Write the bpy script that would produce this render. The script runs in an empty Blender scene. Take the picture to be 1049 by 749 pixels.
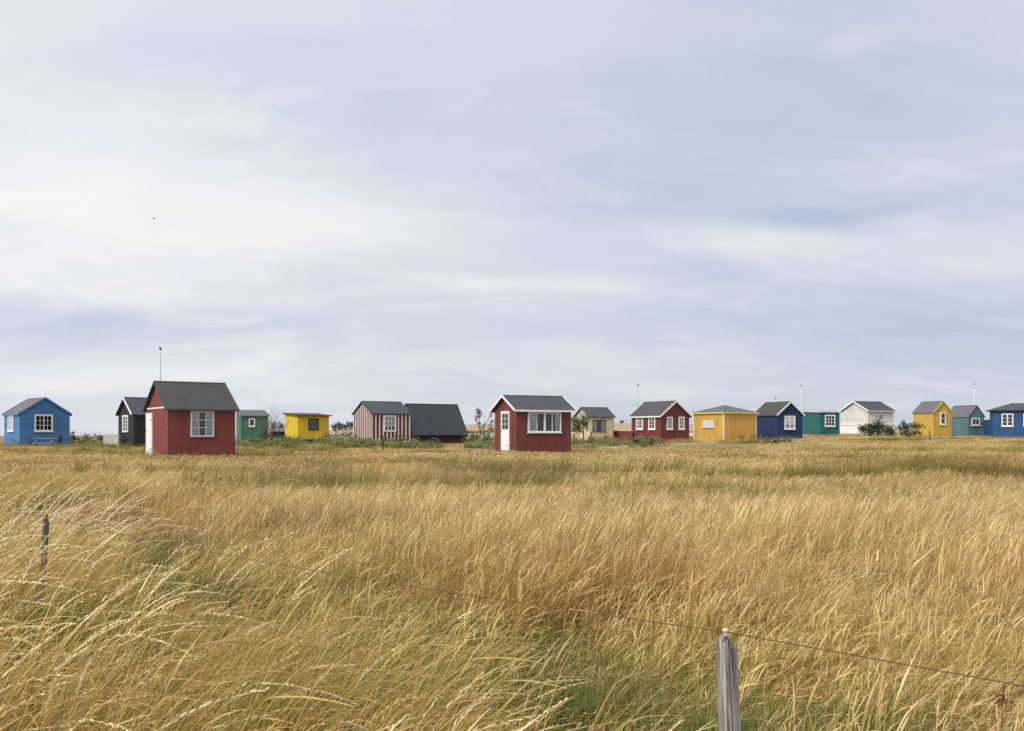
import bpy, math, random
import numpy as np
from mathutils import Vector

random.seed(7)
RNG = np.random.default_rng(11)
SC = bpy.context.scene
COL = SC.collection
FOC, CX, HY, CAMZ = 1050.0, 524.5, 446.0, 1.5
PI = math.pi


def wx(px, D):
    return (px - CX) / FOC * D


def wz(py, D):
    return CAMZ + (HY - py) / FOC * D


# ------------------------------------------------------------------ camera
cam_d = bpy.data.cameras.new('camera')
cam_d.sensor_width = 36.0
cam_d.lens = FOC / 1049.0 * 36.0
cam_d.shift_y = (HY - 374.5) / 1049.0
cam_d.clip_start = 0.05
cam_d.clip_end = 20000
cam = bpy.data.objects.new('camera', cam_d)
cam.location = (0, 0, CAMZ)
cam.rotation_euler = (PI / 2, 0, 0)
COL.objects.link(cam)
SC.camera = cam

# ------------------------------------------------------------------ materials
def newmat(name):
    m = bpy.data.materials.new(name)
    m.use_nodes = True
    nt = m.node_tree
    nt.nodes.clear()
    out = nt.nodes.new('ShaderNodeOutputMaterial')
    return m, nt, out


def N(nt, typ, **kw):
    n = nt.nodes.new(typ)
    for k, v in kw.items():
        setattr(n, k, v)
    return n


def setin(n, **kw):
    for k, v in kw.items():
        n.inputs[k.replace('_', ' ')].default_value = v


def mth(nt, op, a, b=None, c=None, clamp=False):
    n = nt.nodes.new('ShaderNodeMath')
    n.operation = op
    n.use_clamp = clamp
    for i, v in enumerate((a, b, c)):
        if v is None:
            continue
        if isinstance(v, (int, float)):
            n.inputs[i].default_value = v
        else:
            nt.links.new(v, n.inputs[i])
    return n.outputs[0]


def mixc(nt, fac, a, b, blend='MIX'):
    n = nt.nodes.new('ShaderNodeMix')
    n.data_type = 'RGBA'
    n.blend_type = blend
    n.clamp_factor = True
    for sock, v in ((n.inputs[0], fac), (n.inputs[6], a), (n.inputs[7], b)):
        if isinstance(v, (int, float)):
            sock.default_value = v
        elif isinstance(v, tuple):
            sock.default_value = (v[0], v[1], v[2], 1)
        else:
            nt.links.new(v, sock)
    return n.outputs[2]


def noise(nt, vec, scale, detail=3, rough=.55, dist=0.0):
    n = nt.nodes.new('ShaderNodeTexNoise')
    n.inputs['Scale'].default_value = scale
    n.inputs['Detail'].default_value = detail
    n.inputs['Roughness'].default_value = rough
    n.inputs['Distortion'].default_value = dist
    if vec is not None:
        nt.links.new(vec, n.inputs['Vector'])
    return n.outputs['Fac']


def vmul(nt, vec, s):
    n = nt.nodes.new('ShaderNodeVectorMath')
    n.operation = 'MULTIPLY'
    nt.links.new(vec, n.inputs[0])
    n.inputs[1].default_value = s
    return n.outputs[0]


def rng_map(nt, v, a, b, c=0.0, d=1.0):
    n = nt.nodes.new('ShaderNodeMapRange')
    n.clamp = True
    nt.links.new(v, n.inputs[0])
    for i, q in zip((1, 2, 3, 4), (a, b, c, d)):
        n.inputs[i].default_value = q
    return n.outputs[0]


def mat_boards(name, col, horiz=False, bw=.12, wear=.35, wearcol=None, rough=.65, groove=.5):
    """painted timber boards: grooves, board to board variation, weathering streaks"""
    m, nt, out = newmat(name)
    b = N(nt, 'ShaderNodeBsdfPrincipled')
    tc = N(nt, 'ShaderNodeTexCoord').outputs['Object']
    sp = N(nt, 'ShaderNodeSeparateXYZ')
    nt.links.new(tc, sp.inputs[0])
    s = sp.outputs[2] if horiz else mth(nt, 'ADD', sp.outputs[0], sp.outputs[1])
    q = mth(nt, 'DIVIDE', s, bw)
    fr = mth(nt, 'FRACT', q)
    fl = mth(nt, 'FLOOR', q)
    wn = N(nt, 'ShaderNodeTexWhiteNoise', noise_dimensions='1D')
    nt.links.new(fl, wn.inputs['W'])
    edge = mth(nt, 'MINIMUM', fr, mth(nt, 'SUBTRACT', 1.0, fr))
    gro = rng_map(nt, edge, .0, .09, 1, 0)
    streak = noise(nt, vmul(nt, tc, (1.2, 1.2, 14) if horiz else (9, 9, .9)), 1.6, 5, .65)
    blot = noise(nt, tc, 1.1, 4, .6)
    v = mth(nt, 'ADD', mth(nt, 'MULTIPLY', wn.outputs['Value'], .22), mth(nt, 'MULTIPLY', streak, .45))
    v = mth(nt, 'ADD', v, mth(nt, 'MULTIPLY', mth(nt, 'SUBTRACT', blot, .5), .9))
    v = mth(nt, 'ADD', v, .15)
    wc = wearcol or tuple(min(1, c * .75 + .06) for c in col)
    dk = tuple(c * .66 for c in col)
    c1 = mixc(nt, rng_map(nt, v, .2, .75), dk, col)
    c2 = mixc(nt, mth(nt, 'MULTIPLY', rng_map(nt, streak, .52, .8), wear), c1, wc)
    c3 = mixc(nt, mth(nt, 'MULTIPLY', gro, groove), c2, tuple(c * .35 for c in col))
    nt.links.new(c3, b.inputs['Base Color'])
    b.inputs['Roughness'].default_value = rough
    b.inputs['Specular IOR Level'].default_value = .25
    bm_ = N(nt, 'ShaderNodeBump')
    bm_.inputs['Strength'].default_value = .5
    bm_.inputs['Distance'].default_value = .01
    nt.links.new(mth(nt, 'SUBTRACT', streak, gro), bm_.inputs['Height'])
    nt.links.new(bm_.outputs[0], b.inputs['Normal'])
    nt.links.new(b.outputs[0], out.inputs[0])
    return m


def mat_plain(name, col, var=.25, scale=3.0, rough=.6, spec=.3, stretch=(1, 1, 1), metal=0.0, bump=.2):
    m, nt, out = newmat(name)
    b = N(nt, 'ShaderNodeBsdfPrincipled')
    tc = N(nt, 'ShaderNodeTexCoord').outputs['Object']
    n1 = noise(nt, vmul(nt, tc, stretch), scale, 6, .65)
    n2 = noise(nt, vmul(nt, tc, stretch), scale * 7, 3, .6)
    v = mth(nt, 'ADD', mth(nt, 'MULTIPLY', n1, .7), mth(nt, 'MULTIPLY', n2, .3))
    c = mixc(nt, rng_map(nt, v, .3, .7), tuple(q * (1 - var) for q in col), tuple(min(1, q * (1 + var)) for q in col))
    nt.links.new(c, b.inputs['Base Color'])
    b.inputs['Roughness'].default_value = rough
    b.inputs['Metallic'].default_value = metal
    b.inputs['Specular IOR Level'].default_value = spec
    bp = N(nt, 'ShaderNodeBump')
    bp.inputs['Strength'].default_value = bump
    bp.inputs['Distance'].default_value = .01
    nt.links.new(v, bp.inputs['Height'])
    nt.links.new(bp.outputs[0], b.inputs['Normal'])
    nt.links.new(b.outputs[0], out.inputs[0])
    return m


def mat_glass(name):
    m, nt, out = newmat(name)
    tr = N(nt, 'ShaderNodeBsdfTransparent')
    tr.inputs[0].default_value = (.82, .86, .86, 1)
    gl = N(nt, 'ShaderNodeBsdfGlossy')
    gl.inputs['Roughness'].default_value = .04
    fr = N(nt, 'ShaderNodeFresnel')
    fr.inputs[0].default_value = 1.5
    tc = N(nt, 'ShaderNodeTexCoord').outputs['Object']
    bp = N(nt, 'ShaderNodeBump')
    bp.inputs['Strength'].default_value = .06
    nt.links.new(noise(nt, tc, 2.5, 2), bp.inputs['Height'])
    nt.links.new(bp.outputs[0], gl.inputs['Normal'])
    mx = N(nt, 'ShaderNodeMixShader')
    nt.links.new(mth(nt, 'ADD', fr.outputs[0], .04), mx.inputs[0])
    nt.links.new(tr.outputs[0], mx.inputs[1])
    nt.links.new(gl.outputs[0], mx.inputs[2])
    nt.links.new(mx.outputs[0], out.inputs[0])
    return m


def mat_leaf(name, col=(1, 1, 1), transl=.3, inst=False, rough=.6):
    """plant fibre: colour attribute of the blade times the plant's own tint"""
    m, nt, out = newmat(name)
    at = N(nt, 'ShaderNodeAttribute', attribute_name='col', attribute_type='GEOMETRY')
    c = mixc(nt, 1.0, at.outputs['Color'], tuple(col), 'MULTIPLY')
    if inst:
        ti = N(nt, 'ShaderNodeAttribute', attribute_name='tint', attribute_type='INSTANCER')
        c = mixc(nt, 1.0, c, ti.outputs['Color'], 'MULTIPLY')
    d = N(nt, 'ShaderNodeBsdfPrincipled')
    d.inputs['Roughness'].default_value = rough
    d.inputs['Specular IOR Level'].default_value = .1
    t = N(nt, 'ShaderNodeBsdfTranslucent')
    mx = N(nt, 'ShaderNodeMixShader')
    mx.inputs[0].default_value = transl
    nt.links.new(c, d.inputs['Base Color'])
    nt.links.new(c, t.inputs[0])
    nt.links.new(d.outputs[0], mx.inputs[1])
    nt.links.new(t.outputs[0], mx.inputs[2])
    nt.links.new(mx.outputs[0], out.inputs[0])
    return m


def mat_roof(name, col, var=.22):
    m, nt, out = newmat(name)
    b = N(nt, 'ShaderNodeBsdfPrincipled')
    tc = N(nt, 'ShaderNodeTexCoord').outputs['Object']
    n1 = noise(nt, vmul(nt, tc, (1, 1, 1)), 1.3, 6, .7)
    n2 = noise(nt, vmul(nt, tc, (7, 7, 1.2)), 1.5, 4, .6)
    n3 = noise(nt, tc, 60, 2, .6)
    v = mth(nt, 'ADD', mth(nt, 'MULTIPLY', n1, .55), mth(nt, 'ADD', mth(nt, 'MULTIPLY', n2, .3), mth(nt, 'MULTIPLY', n3, .15)))
    c = mixc(nt, rng_map(nt, v, .33, .68), tuple(q * (1 - var) for q in col), tuple(q * (1 + var * 1.3) for q in col))
    sp = N(nt, 'ShaderNodeSeparateXYZ')
    nt.links.new(tc, sp.inputs[0])
    fr = mth(nt, 'FRACT', mth(nt, 'MULTIPLY', mth(nt, 'ADD', sp.outputs[2], mth(nt, 'MULTIPLY', n1, .03)), 2.6))
    seam = rng_map(nt, fr, 0, .06, 1, 0)
    c = mixc(nt, mth(nt, 'MULTIPLY', seam, .35), c, tuple(q * .5 for q in col))
    nt.links.new(c, b.inputs['Base Color'])
    b.inputs['Roughness'].default_value = .8
    b.inputs['Specular IOR Level'].default_value = .3
    bp = N(nt, 'ShaderNodeBump')
    bp.inputs['Strength'].default_value = .35
    bp.inputs['Distance'].default_value = .01
    nt.links.new(mth(nt, 'SUBTRACT', v, seam), bp.inputs['Height'])
    nt.links.new(bp.outputs[0], b.inputs['Normal'])
    nt.links.new(b.outputs[0], out.inputs[0])
    return m


WHITE = mat_plain('white_paint', (.78, .77, .74), .06, 4, .5)
GREYWHITE = mat_plain('grey_white_paint', (.60, .59, .57), .12, 5, .55)
ROOMSHADE = mat_plain('room_shade_paint', (.022, .023, .026), .3, 3, .8)  # near-black sheet behind the panes; the room's shade is put into its colour
CURTAIN = mat_plain('curtain_cloth', (.62, .63, .64), .12, 6, .9, .1, (8, 8, .4))
GLASS = mat_glass('window_glass')
BROWNWOOD = mat_plain('brown_wood', (.13, .062, .03), .3, 4, .6, .3, (2, 2, .5))
DARKWOOD = mat_plain('dark_wood', (.035, .028, .026), .3, 4, .6)
GREYWOOD = mat_plain('grey_wood', (.30, .29, .30), .25, 4, .8, .2, (1, 6, 6))
METAL = mat_plain('dull_metal', (.32, .32, .33), .15, 8, .4, .5, metal=.7)
RUST = mat_plain('rusty_steel', (.17, .075, .04), .4, 30, .8)
BLACKPL = mat_plain('black_plastic', (.02, .02, .024), .2, 8, .5)
R_CHAR = mat_roof('charcoal_roofing_felt', (.068, .062, .060))
R_SLATE = mat_roof('slate_grey_roofing_felt', (.072, .072, .085))
R_BLACK = mat_roof('black_roofing_felt', (.042, .048, .062))
R_GREY = mat_roof('grey_roofing_felt', (.13, .13, .14))
R_BROWN = mat_roof('brown_roofing_felt', (.085, .065, .06))


# ------------------------------------------------------------------ mesh helpers
class MB:
    def __init__(self):
        self.v, self.f, self.m = [], [], []

    def poly(self, pts, mi=0):
        k = len(self.v)
        self.v += [tuple(p) for p in pts]
        self.f.append(tuple(range(k, k + len(pts))))
        self.m.append(mi)

    def hexa(self, p, mi=0):
        """p: 8 points, bottom ring 0-3 (ccw from above), top ring 4-7"""
        k = len(self.v)
        self.v += [tuple(q) for q in p]
        for f in ((3, 2, 1, 0), (4, 5, 6, 7), (0, 1, 5, 4), (1, 2, 6, 5), (2, 3, 7, 6), (3, 0, 4, 7)):
            self.f.append(tuple(k + i for i in f))
            self.m.append(mi)

    def box(self, x0, x1, y0, y1, z0, z1, mi=0):
        self.hexa([(x0, y0, z0), (x1, y0, z0), (x1, y1, z0), (x0, y1, z0),
                   (x0, y0, z1), (x1, y0, z1), (x1, y1, z1), (x0, y1, z1)], mi)

    def slab(self, pts, t, mi=0):
        """polygon given ccw from above, extruded down by t"""
        k = len(self.v)
        n = len(pts)
        self.v += [tuple(p) for p in pts] + [(p[0], p[1], p[2] - t) for p in pts]
        self.f.append(tuple(range(k, k + n)))
        self.f.append(tuple(range(k + 2 * n - 1, k + n - 1, -1)))
        self.m += [mi, mi]
        for i in range(n):
            j = (i + 1) % n
            self.f.append((k + i, k + n + i, k + n + j, k + j))
            self.m.append(mi)

    def beam(self, p0, p1, u, w, h, mi=0):
        """bar from p0 to p1; u = width direction; h along the third direction"""
        p0, p1, u = Vector(p0), Vector(p1), Vector(u).normalized()
        d = (p1 - p0).normalized()
        n = d.cross(u).normalized()
        a, b = u * (w / 2), n * (h / 2)
        self.hexa([p0 - a - b, p0 + a - b, p1 + a - b, p1 - a - b, p0 - a + b, p0 + a + b, p1 + a + b, p1 - a + b], mi)

    def tube(self, pts, rad, sides=6, mi=0, cap=True):
        k = len(self.v)
        pts = [Vector(p) for p in pts]
        n = len(pts)
        for i, p in enumerate(pts):
            d = (pts[min(i + 1, n - 1)] - pts[max(i - 1, 0)])
            d = d.normalized() if d.length > 1e-9 else Vector((0, 0, 1))
            a = d.cross(Vector((0.31, .95, .05)))
            a = a.normalized() if a.length > 1e-6 else Vector((1, 0, 0))
            b = d.cross(a)
            r = rad[i] if hasattr(rad, '__len__') else rad
            for s in range(sides):
                t = 2 * PI * s / sides
                self.v.append(tuple(p + a * (r * math.cos(t)) + b * (r * math.sin(t))))
        for i in range(n - 1):
            for s in range(sides):
                s2 = (s + 1) % sides
                self.f.append((k + i * sides + s, k + i * sides + s2, k + (i + 1) * sides + s2, k + (i + 1) * sides + s))
                self.m.append(mi)
        if cap:
            self.f.append(tuple(k + s for s in range(sides))[::-1])
            self.f.append(tuple(k + (n - 1) * sides + s for s in range(sides)))
            self.m += [mi, mi]

    def build(self, name, mats, parent=None, smooth=False):
        me = bpy.data.meshes.new(name)
        me.from_pydata(self.v, [], self.f)
        for mt in (mats if isinstance(mats, (list, tuple)) else [mats]):
            me.materials.append(mt)
        me.polygons.foreach_set('material_index', self.m)
        if smooth:
            me.polygons.foreach_set('use_smooth', [True] * len(self.f))
        me.update()
        import bmesh
        bm = bmesh.new()
        bm.from_mesh(me)
        bmesh.ops.recalc_face_normals(bm, faces=bm.faces)
        bm.to_mesh(me)
        bm.free()
        o = bpy.data.objects.new(name, me)
        COL.objects.link(o)
        if parent:
            o.parent = parent
        return o


def tag(o, label=None, cat=None, group=None, kind=None):
    if label:
        o['label'] = label
    if cat:
        o['category'] = cat
    if group:
        o['group'] = group
    if kind:
        o['kind'] = kind
    return o


def empty(name, loc, rz=0.0, label=None, cat=None, group=None):
    o = bpy.data.objects.new(name, None)
    o.empty_display_size = .3
    COL.objects.link(o)
    o.location = loc
    o.rotation_euler = (0, 0, rz)
    return tag(o, label, cat, group)


# ------------------------------------------------------------------ terrain height
CTRL = []          # (x, y, z, reach)
for gx in range(-24, 25, 6):
    for gy in (-12, -4, 2, 8, 14, 20):
        CTRL.append((gx, gy, 0.0 + max(0, gy - 8) * .010))
for gx in range(-30, 31, 10):
    CTRL.append((gx, 30, .26))


def hut_base(px, yb, D, g=.22):
    return wz(yb, D) - g


_C = None


def terrain(x, y):
    global _C
    if _C is None:
        _C = np.array(CTRL)
    x = np.asarray(x, float)
    y = np.asarray(y, float)
    sh = x.shape
    xf, yf = x.ravel(), y.ravel()
    out = np.empty_like(xf)
    for s in range(0, len(xf), 20000):
        a, b = xf[s:s + 20000, None], yf[s:s + 20000, None]
        d2 = (a - _C[None, :, 0]) ** 2 + (b - _C[None, :, 1]) ** 2
        w = 1.0 / (d2 + 3.0) ** 1.7
        out[s:s + 20000] = (w * _C[None, :, 2]).sum(1) / w.sum(1)
    # the shore: the land drops to the sea on the far left
    drop = np.clip((yf - 125) / 60, 0, 1) * np.clip((-xf - 12) / 30, 0, 1)
    out = out * (1 - drop) - 1.2 * drop
    out = np.where(yf > 110, out * np.clip(1 - (yf - 110) / 120, 0, 1) + np.clip((yf - 110) / 120, 0, 1) * (-.6 * drop + .8 * (1 - drop)), out)
    return out.reshape(sh)


def tz(x, y):
    return float(terrain(np.array([x]), np.array([y]))[0])


# value noise for the planting
_P = RNG.random((64, 64))


def vnoise(x, y, s, ox=0, oy=0):
    x = np.asarray(x) / s + ox + 100
    y = np.asarray(y) / s + oy + 100
    i, j = np.floor(x).astype(int), np.floor(y).astype(int)
    fx, fy = x - i, y - j
    fx, fy = fx * fx * (3 - 2 * fx), fy * fy * (3 - 2 * fy)
    P = _P
    a, b = P[i % 64, j % 64], P[(i + 1) % 64, j % 64]
    c, d = P[i % 64, (j + 1) % 64], P[(i + 1) % 64, (j + 1) % 64]
    return (a * (1 - fx) + b * fx) * (1 - fy) + (c * (1 - fx) + d * fx) * fy


def fbm(x, y, s, ox=0, oy=0):
    return .55 * vnoise(x, y, s, ox, oy) + .3 * vnoise(x, y, s / 2.1, oy, ox) + .15 * vnoise(x, y, s / 4.3, ox + 5, oy + 9)


# ------------------------------------------------------------------ huts
HUTS = []
FOOT = []      # footprints kept free of grass: (cx, cy, rz, b/2, a/2)


class Hut:
    """a timber hut: local x runs along the wall seen on the right, y along the wall seen on the left"""

    def __init__(s, name, label, D, phi, xl, xc, xr, ye, yr, yb, a=None, b=None, gable='L', cat='beach hut'):
        p = math.radians(phi)
        kl, kc, kr = [(q - CX) / FOC for q in (xl, xc, xr)]
        X0 = kc * D
        s.a = a or (X0 - kl * D) / (kl * math.cos(p) + math.sin(p))
        s.b = b or (kr * D - X0) / (math.cos(p) - kr * math.sin(p))
        s.X0, s.Y0, s.p, s.D = X0, D, p, D
        s.dR = (math.cos(p), math.sin(p))
        s.dL = (-math.sin(p), math.cos(p))
        s.z0 = hut_base(xc, yb, D)
        cx = X0 + s.dR[0] * s.b / 2 + s.dL[0] * s.a / 2
        cy = D + s.dR[1] * s.b / 2 + s.dL[1] * s.a / 2
        s.root = empty(name, (cx, cy, s.z0), p, label, cat, 'small wooden huts on the meadow')
        s.ox, s.oy = -s.b / 2, -s.a / 2
        s.he = wz(ye, D) - s.z0
        s.gable = gable
        if gable == 'L':
            ya = D + s.dL[1] * s.a / 2
        elif gable == 'R':
            ya = D + s.dR[1] * s.b / 2
        else:
            ya = cy
        s.hr = wz(yr, ya) - s.z0
        for q in ((0, 0), (s.b, 0), (0, s.a), (s.b, s.a), (s.b / 2, s.a / 2), (s.b / 2, 0), (0, s.a / 2)):
            x_, y_ = s.world(*q)
            CTRL.append((x_, y_, s.z0))
        FOOT.append((cx, cy, p, s.b / 2, s.a / 2))
        HUTS.append(s)
        print('hut %-28s a=%.2f b=%.2f z0=%.2f he=%.2f hr=%.2f' % (name, s.a, s.b, s.z0, s.he, s.hr))

    def world(s, x, y):
        return (s.X0 + s.dR[0] * x + s.dL[0] * y, s.Y0 + s.dR[1] * x + s.dL[1] * y)

    def L(s, x, y, z):
        return (x + s.ox, y + s.oy, z)

    def walls(s, mat, mono=0.0, mats=None, battens=None):
        m = MB()
        a, b, he, hr = s.a, s.b, s.he, s.hr
        L = s.L
        zb = -.6
        h = {'00': he, 'b0': he, '0a': he + mono, 'ba': he + mono}
        if s.gable in 'LR' and not mono:
            if s.gable == 'L':
                m.poly([L(0, 0, zb), L(0, 0, he), L(0, a / 2, hr - .02), L(0, a, he), L(0, a, zb)])
                m.poly([L(b, 0, zb), L(b, a, zb), L(b, a, he), L(b, a / 2, hr - .02), L(b, 0, he)])
                m.poly([L(0, 0, zb), L(b, 0, zb), L(b, 0, he), L(0, 0, he)])
                m.poly([L(0, a, zb), L(0, a, he), L(b, a, he), L(b, a, zb)])
            else:
                m.poly([L(0, 0, zb), L(b, 0, zb), L(b, 0, he), L(b / 2, 0, hr - .02), L(0, 0, he)])
                m.poly([L(0, a, zb), L(0, a, he), L(b / 2, a, hr - .02), L(b, a, he), L(b, a, zb)])
                m.poly([L(0, 0, zb), L(0, 0, he), L(0, a, he), L(0, a, zb)])
                m.poly([L(b, 0, zb), L(b, a, zb), L(b, a, he), L(b, 0, he)])
        else:
            m.poly([L(0, 0, zb), L(b, 0, zb), L(b, 0, h['b0']), L(0, 0, h['00'])])
            m.poly([L(0, 0, zb), L(0, 0, h['00']), L(0, a, h['0a']), L(0, a, zb)])
            m.poly([L(b, 0, zb), L(b, a, zb), L(b, a, h['ba']), L(b, 0, h['b0'])])
            m.poly([L(0, a, zb), L(0, a, h['0a']), L(b, a, h['ba']), L(b, a, zb)])
        if battens:
            pitch, bw, bt = battens
            n = int(b / pitch)
            for i in range(n + 1):
                x = i * b / n
                m.box(*[q for q in (x - bw / 2 + s.ox, x + bw / 2 + s.ox, s.oy - bt, s.oy - .001, zb, he - .02)], 1)
            n = int(a / pitch)
            for i in range(n + 1):
                y = i * a / n
                top = he + (hr - he) * (1 - abs(y - a / 2) / (a / 2)) - .05
                m.box(s.ox - bt, s.ox - .001, y - bw / 2 + s.oy, y + bw / 2 + s.oy, zb, top, 1)
        s.wall = m.build('wall', mats or mat, s.root)
        return s.wall

    def gable_roof(s, mat, oe=.12, og=.12, t=.06, barge=None, fascia=None, bw=.11, both=True, ridgecap=True):
        m = MB()
        a, b, he, hr = s.a, s.b, s.he, s.hr
        if s.gable == 'L':
            half, P = a / 2, (lambda u, v, z: s.L(v, a / 2 + u, z))
            v0, v1 = -og, b + og
        else:
            half, P = b / 2, (lambda u, v, z: s.L(b / 2 + u, v, z))
            v0, v1 = -og, a + og
        sl = (hr - he) / half
        zt = t + .012
        ze = he - sl * oe + zt
        flip = s.gable == 'L'
        for sg in (-1, 1):
            q = [P(sg * (half + oe), v0, ze), P(sg * (half + oe), v1, ze), P(0, v1, hr + zt), P(0, v0, hr + zt)]
            nrm = (Vector(q[1]) - Vector(q[0])).cross(Vector(q[2]) - Vector(q[0]))
            if nrm.z < 0:
                q = q[::-1]
            m.slab(q, t)
        if ridgecap:
            m.tube([P(0, v0 + .01, hr + zt), P(0, v1 - .01, hr + zt)], .035, 6)
        s.roof = m.build('roof', mat, s.root)
        wd = (0, 1, 0) if s.gable == 'R' else (1, 0, 0)
        if barge:
            for vv, nm in ((v0 - .014, 1), (v1 + .014, 1)) if both else ((v0 - .014, 1),):
                g = MB()
                for sg in (-1, 1):
                    p0 = P(sg * (half + oe + .01), vv, ze - .02)
                    p1 = P(sg * .0, vv, hr + zt - .02)
                    g.beam(p0, p1, wd, .026, bw)
                g.build('bargeboard', barge, s.roof)
        if fascia:
            fd = (1, 0, 0) if s.gable == 'R' else (0, 1, 0)
            for sg in (-1, 1):
                g = MB()
                c = half + oe + .015
                g.beam(P(sg * c, v0, ze - .045), P(sg * c, v1, ze - .045), fd, .024, .10)
                g.build('fascia', fascia, s.roof)

    def mono_roof(s, mat, mono, o=.15, t=.07, edge=None):
        a, b, he = s.a, s.b, s.he
        sl = mono / a
        zt = t + .01
        m = MB()
        q = [s.L(-o, -o, he - sl * o + zt), s.L(b + o, -o, he - sl * o + zt), s.L(b + o, a + o, he + mono + sl * o + zt), s.L(-o, a + o, he + mono + sl * o + zt)]
        m.slab(q, t)
        s.roof = m.build('roof', mat, s.root)
        if edge:
            g = MB()
            g.beam(s.L(-o, -o - .014, he - sl * o + zt - .05), s.L(b + o, -o - .014, he - sl * o + zt - .05), (0, 1, 0), .024, .11)
            g.beam(s.L(-o - .014, -o, he - sl * o + zt - .05), s.L(-o - .014, a + o, he + mono + sl * o + zt - .05), (1, 0, 0), .024, .11)
            g.build('fascia', edge, s.roof)

    def hip_roof(s, mat, o=.15, t=.06, ridge=0.0, edge=None):
        """ridge: length of the ridge along x (0 = pyramid)"""
        a, b, he, hr = s.a, s.b, s.he, s.hr
        m = MB()
        zt = he + t + .01 - .03
        e = [(-o, -o), (b + o, -o), (b + o, a + o), (-o, a + o)]
        r0 = (b / 2 - ridge / 2, a / 2, hr)
        r1 = (b / 2 + ridge / 2, a / 2, hr)
        E_ = [s.L(x, y, zt) for x, y in e]
        A, B = s.L(*r0), s.L(*r1)
        if ridge > 0:
            m.slab([E_[0], E_[1], B, A], t)
            m.slab([E_[2], E_[3], A, B], t)
        else:
            m.slab([E_[0], E_[1], A], t)
            m.slab([E_[2], E_[3], A], t)
        m.slab([E_[1], E_[2], B], t)
        m.slab([E_[3], E_[0], A], t)
        for q in (E_[0], E_[3]):
            m.tube([q, A], .03, 5)
        for q in (E_[1], E_[2]):
            m.tube([q, B], .03, 5)
        s.roof = m.build('roof', mat, s.root)
        if edge:
            g = MB()
            g.beam(s.L(-o, -o - .014, zt - .05), s.L(b + o, -o - .014, zt - .05), (0, 1, 0), .024, .11)
            g.beam(s.L(-o - .014, -o, zt - .05), s.L(-o - .014, a + o, zt - .05), (1, 0, 0), .024, .11)
            g.build('fascia', edge, s.roof)

    # -- openings, given by where they lie along the wall in the photograph
    def span(s, face, x0, x1, y0, y1):
        r = []
        for px in (x0, x1):
            k = (px - CX) / FOC
            if face == 'R':
                r.append((k * s.Y0 - s.X0) / (s.dR[0] - k * s.dR[1]))
            else:
                r.append((k * s.Y0 - s.X0) / (s.dL[0] - k * s.dL[1]))
        u0, u1 = sorted(r)
        um = (u0 + u1) / 2
        Dm = s.Y0 + (s.dR if face == 'R' else s.dL)[1] * um
        return u0, u1, wz(y1, Dm) - s.z0, wz(y0, Dm) - s.z0

    def fp(s, face, u, d, z):
        """point on a wall: u along it, d outwards"""
        return s.L(u, -d, z) if face == 'R' else s.L(-d, u, z)

    def fbox(s, m, face, u0, u1, d0, d1, z0, z1, mi=0):
        if face == 'R':
            m.box(u0 + s.ox, u1 + s.ox, s.oy - d1, s.oy - d0, z0, z1, mi)
        else:
            m.box(s.ox - d1, s.ox - d0, u0 + s.oy, u1 + s.oy, z0, z1, mi)

    def window(s, face, x0, x1, y0, y1, nx=2, ny=3, fw=.075, mw=.022, frame=WHITE, curtain=0, mull=.05, label=None, sill=True, depth=.05, half=None, raw=None):
        u0, u1, z0, z1 = raw or s.span(face, x0, x1, y0, y1)
        fw = min(fw, (u1 - u0) * .17)
        f = MB()
        s.fbox(f, face, u0, u0 + fw, .001, depth, z0, z1)
        s.fbox(f, face, u1 - fw, u1, .001, depth, z0, z1)
        s.fbox(f, face, u0 + fw, u1 - fw, .001, depth, z0, z0 + fw)
        s.fbox(f, face, u0 + fw, u1 - fw, .001, depth, z1 - fw, z1)
        iu0, iu1, iz0, iz1 = u0 + fw, u1 - fw, z0 + fw, z1 - fw
        for i in range(1, nx):
            w = mull if (nx == 2 or i == nx / 2) else mw
            c = iu0 + (iu1 - iu0) * i / nx
            s.fbox(f, face, c - w / 2, c + w / 2, .02, depth - .004, iz0, iz1)
        for j in range(1, ny):
            c = iz0 + (iz1 - iz0) * j / ny
            s.fbox(f, face, iu0, iu1, .022, depth - .008, c - mw / 2, c + mw / 2)
        o = f.build('window', frame, s.root)
        if label:
            o['label'] = label
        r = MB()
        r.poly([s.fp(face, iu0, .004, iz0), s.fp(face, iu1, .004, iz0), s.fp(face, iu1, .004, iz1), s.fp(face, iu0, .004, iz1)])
        r.build('shade_backing', ROOMSHADE, o)  # no room behind: flat dark sheet on the wall, painted as its shade
        if curtain:
            w = (iu1 - iu0)
            rng = ([(iu0, iu0 + w * .36), (iu1 - w * .36, iu1)] if curtain == 1 else
                   [(iu0, iu1)] if curtain == 2 else
                   [(iu0 + .02, iu0 + w * .25), (iu0 + w * .72, iu0 + w * .75), (iu0 + w * .84, iu1 - .02)])
            zb_ = iz0 + (iz1 - iz0) * (.28 if curtain == 2 else 0)
            for (c0, c1) in rng:
                c = MB()
                n = max(4, int((c1 - c0) / .05))
                for i in range(n):
                    ua, ub = c0 + (c1 - c0) * i / n, c0 + (c1 - c0) * (i + 1) / n
                    da, db = .010 + .006 * (i % 2), .010 + .006 * ((i + 1) % 2)
                    c.poly([s.fp(face, ua, da, zb_), s.fp(face, ub, db, zb_), s.fp(face, ub, db, iz1), s.fp(face, ua, da, iz1)])
                c.build('curtain', CURTAIN, o)
        g = MB()
        g.poly([s.fp(face, iu0, .026, iz0), s.fp(face, iu1, .026, iz0), s.fp(face, iu1, .026, iz1), s.fp(face, iu0, .026, iz1)])
        g.build('pane', GLASS, o)
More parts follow.
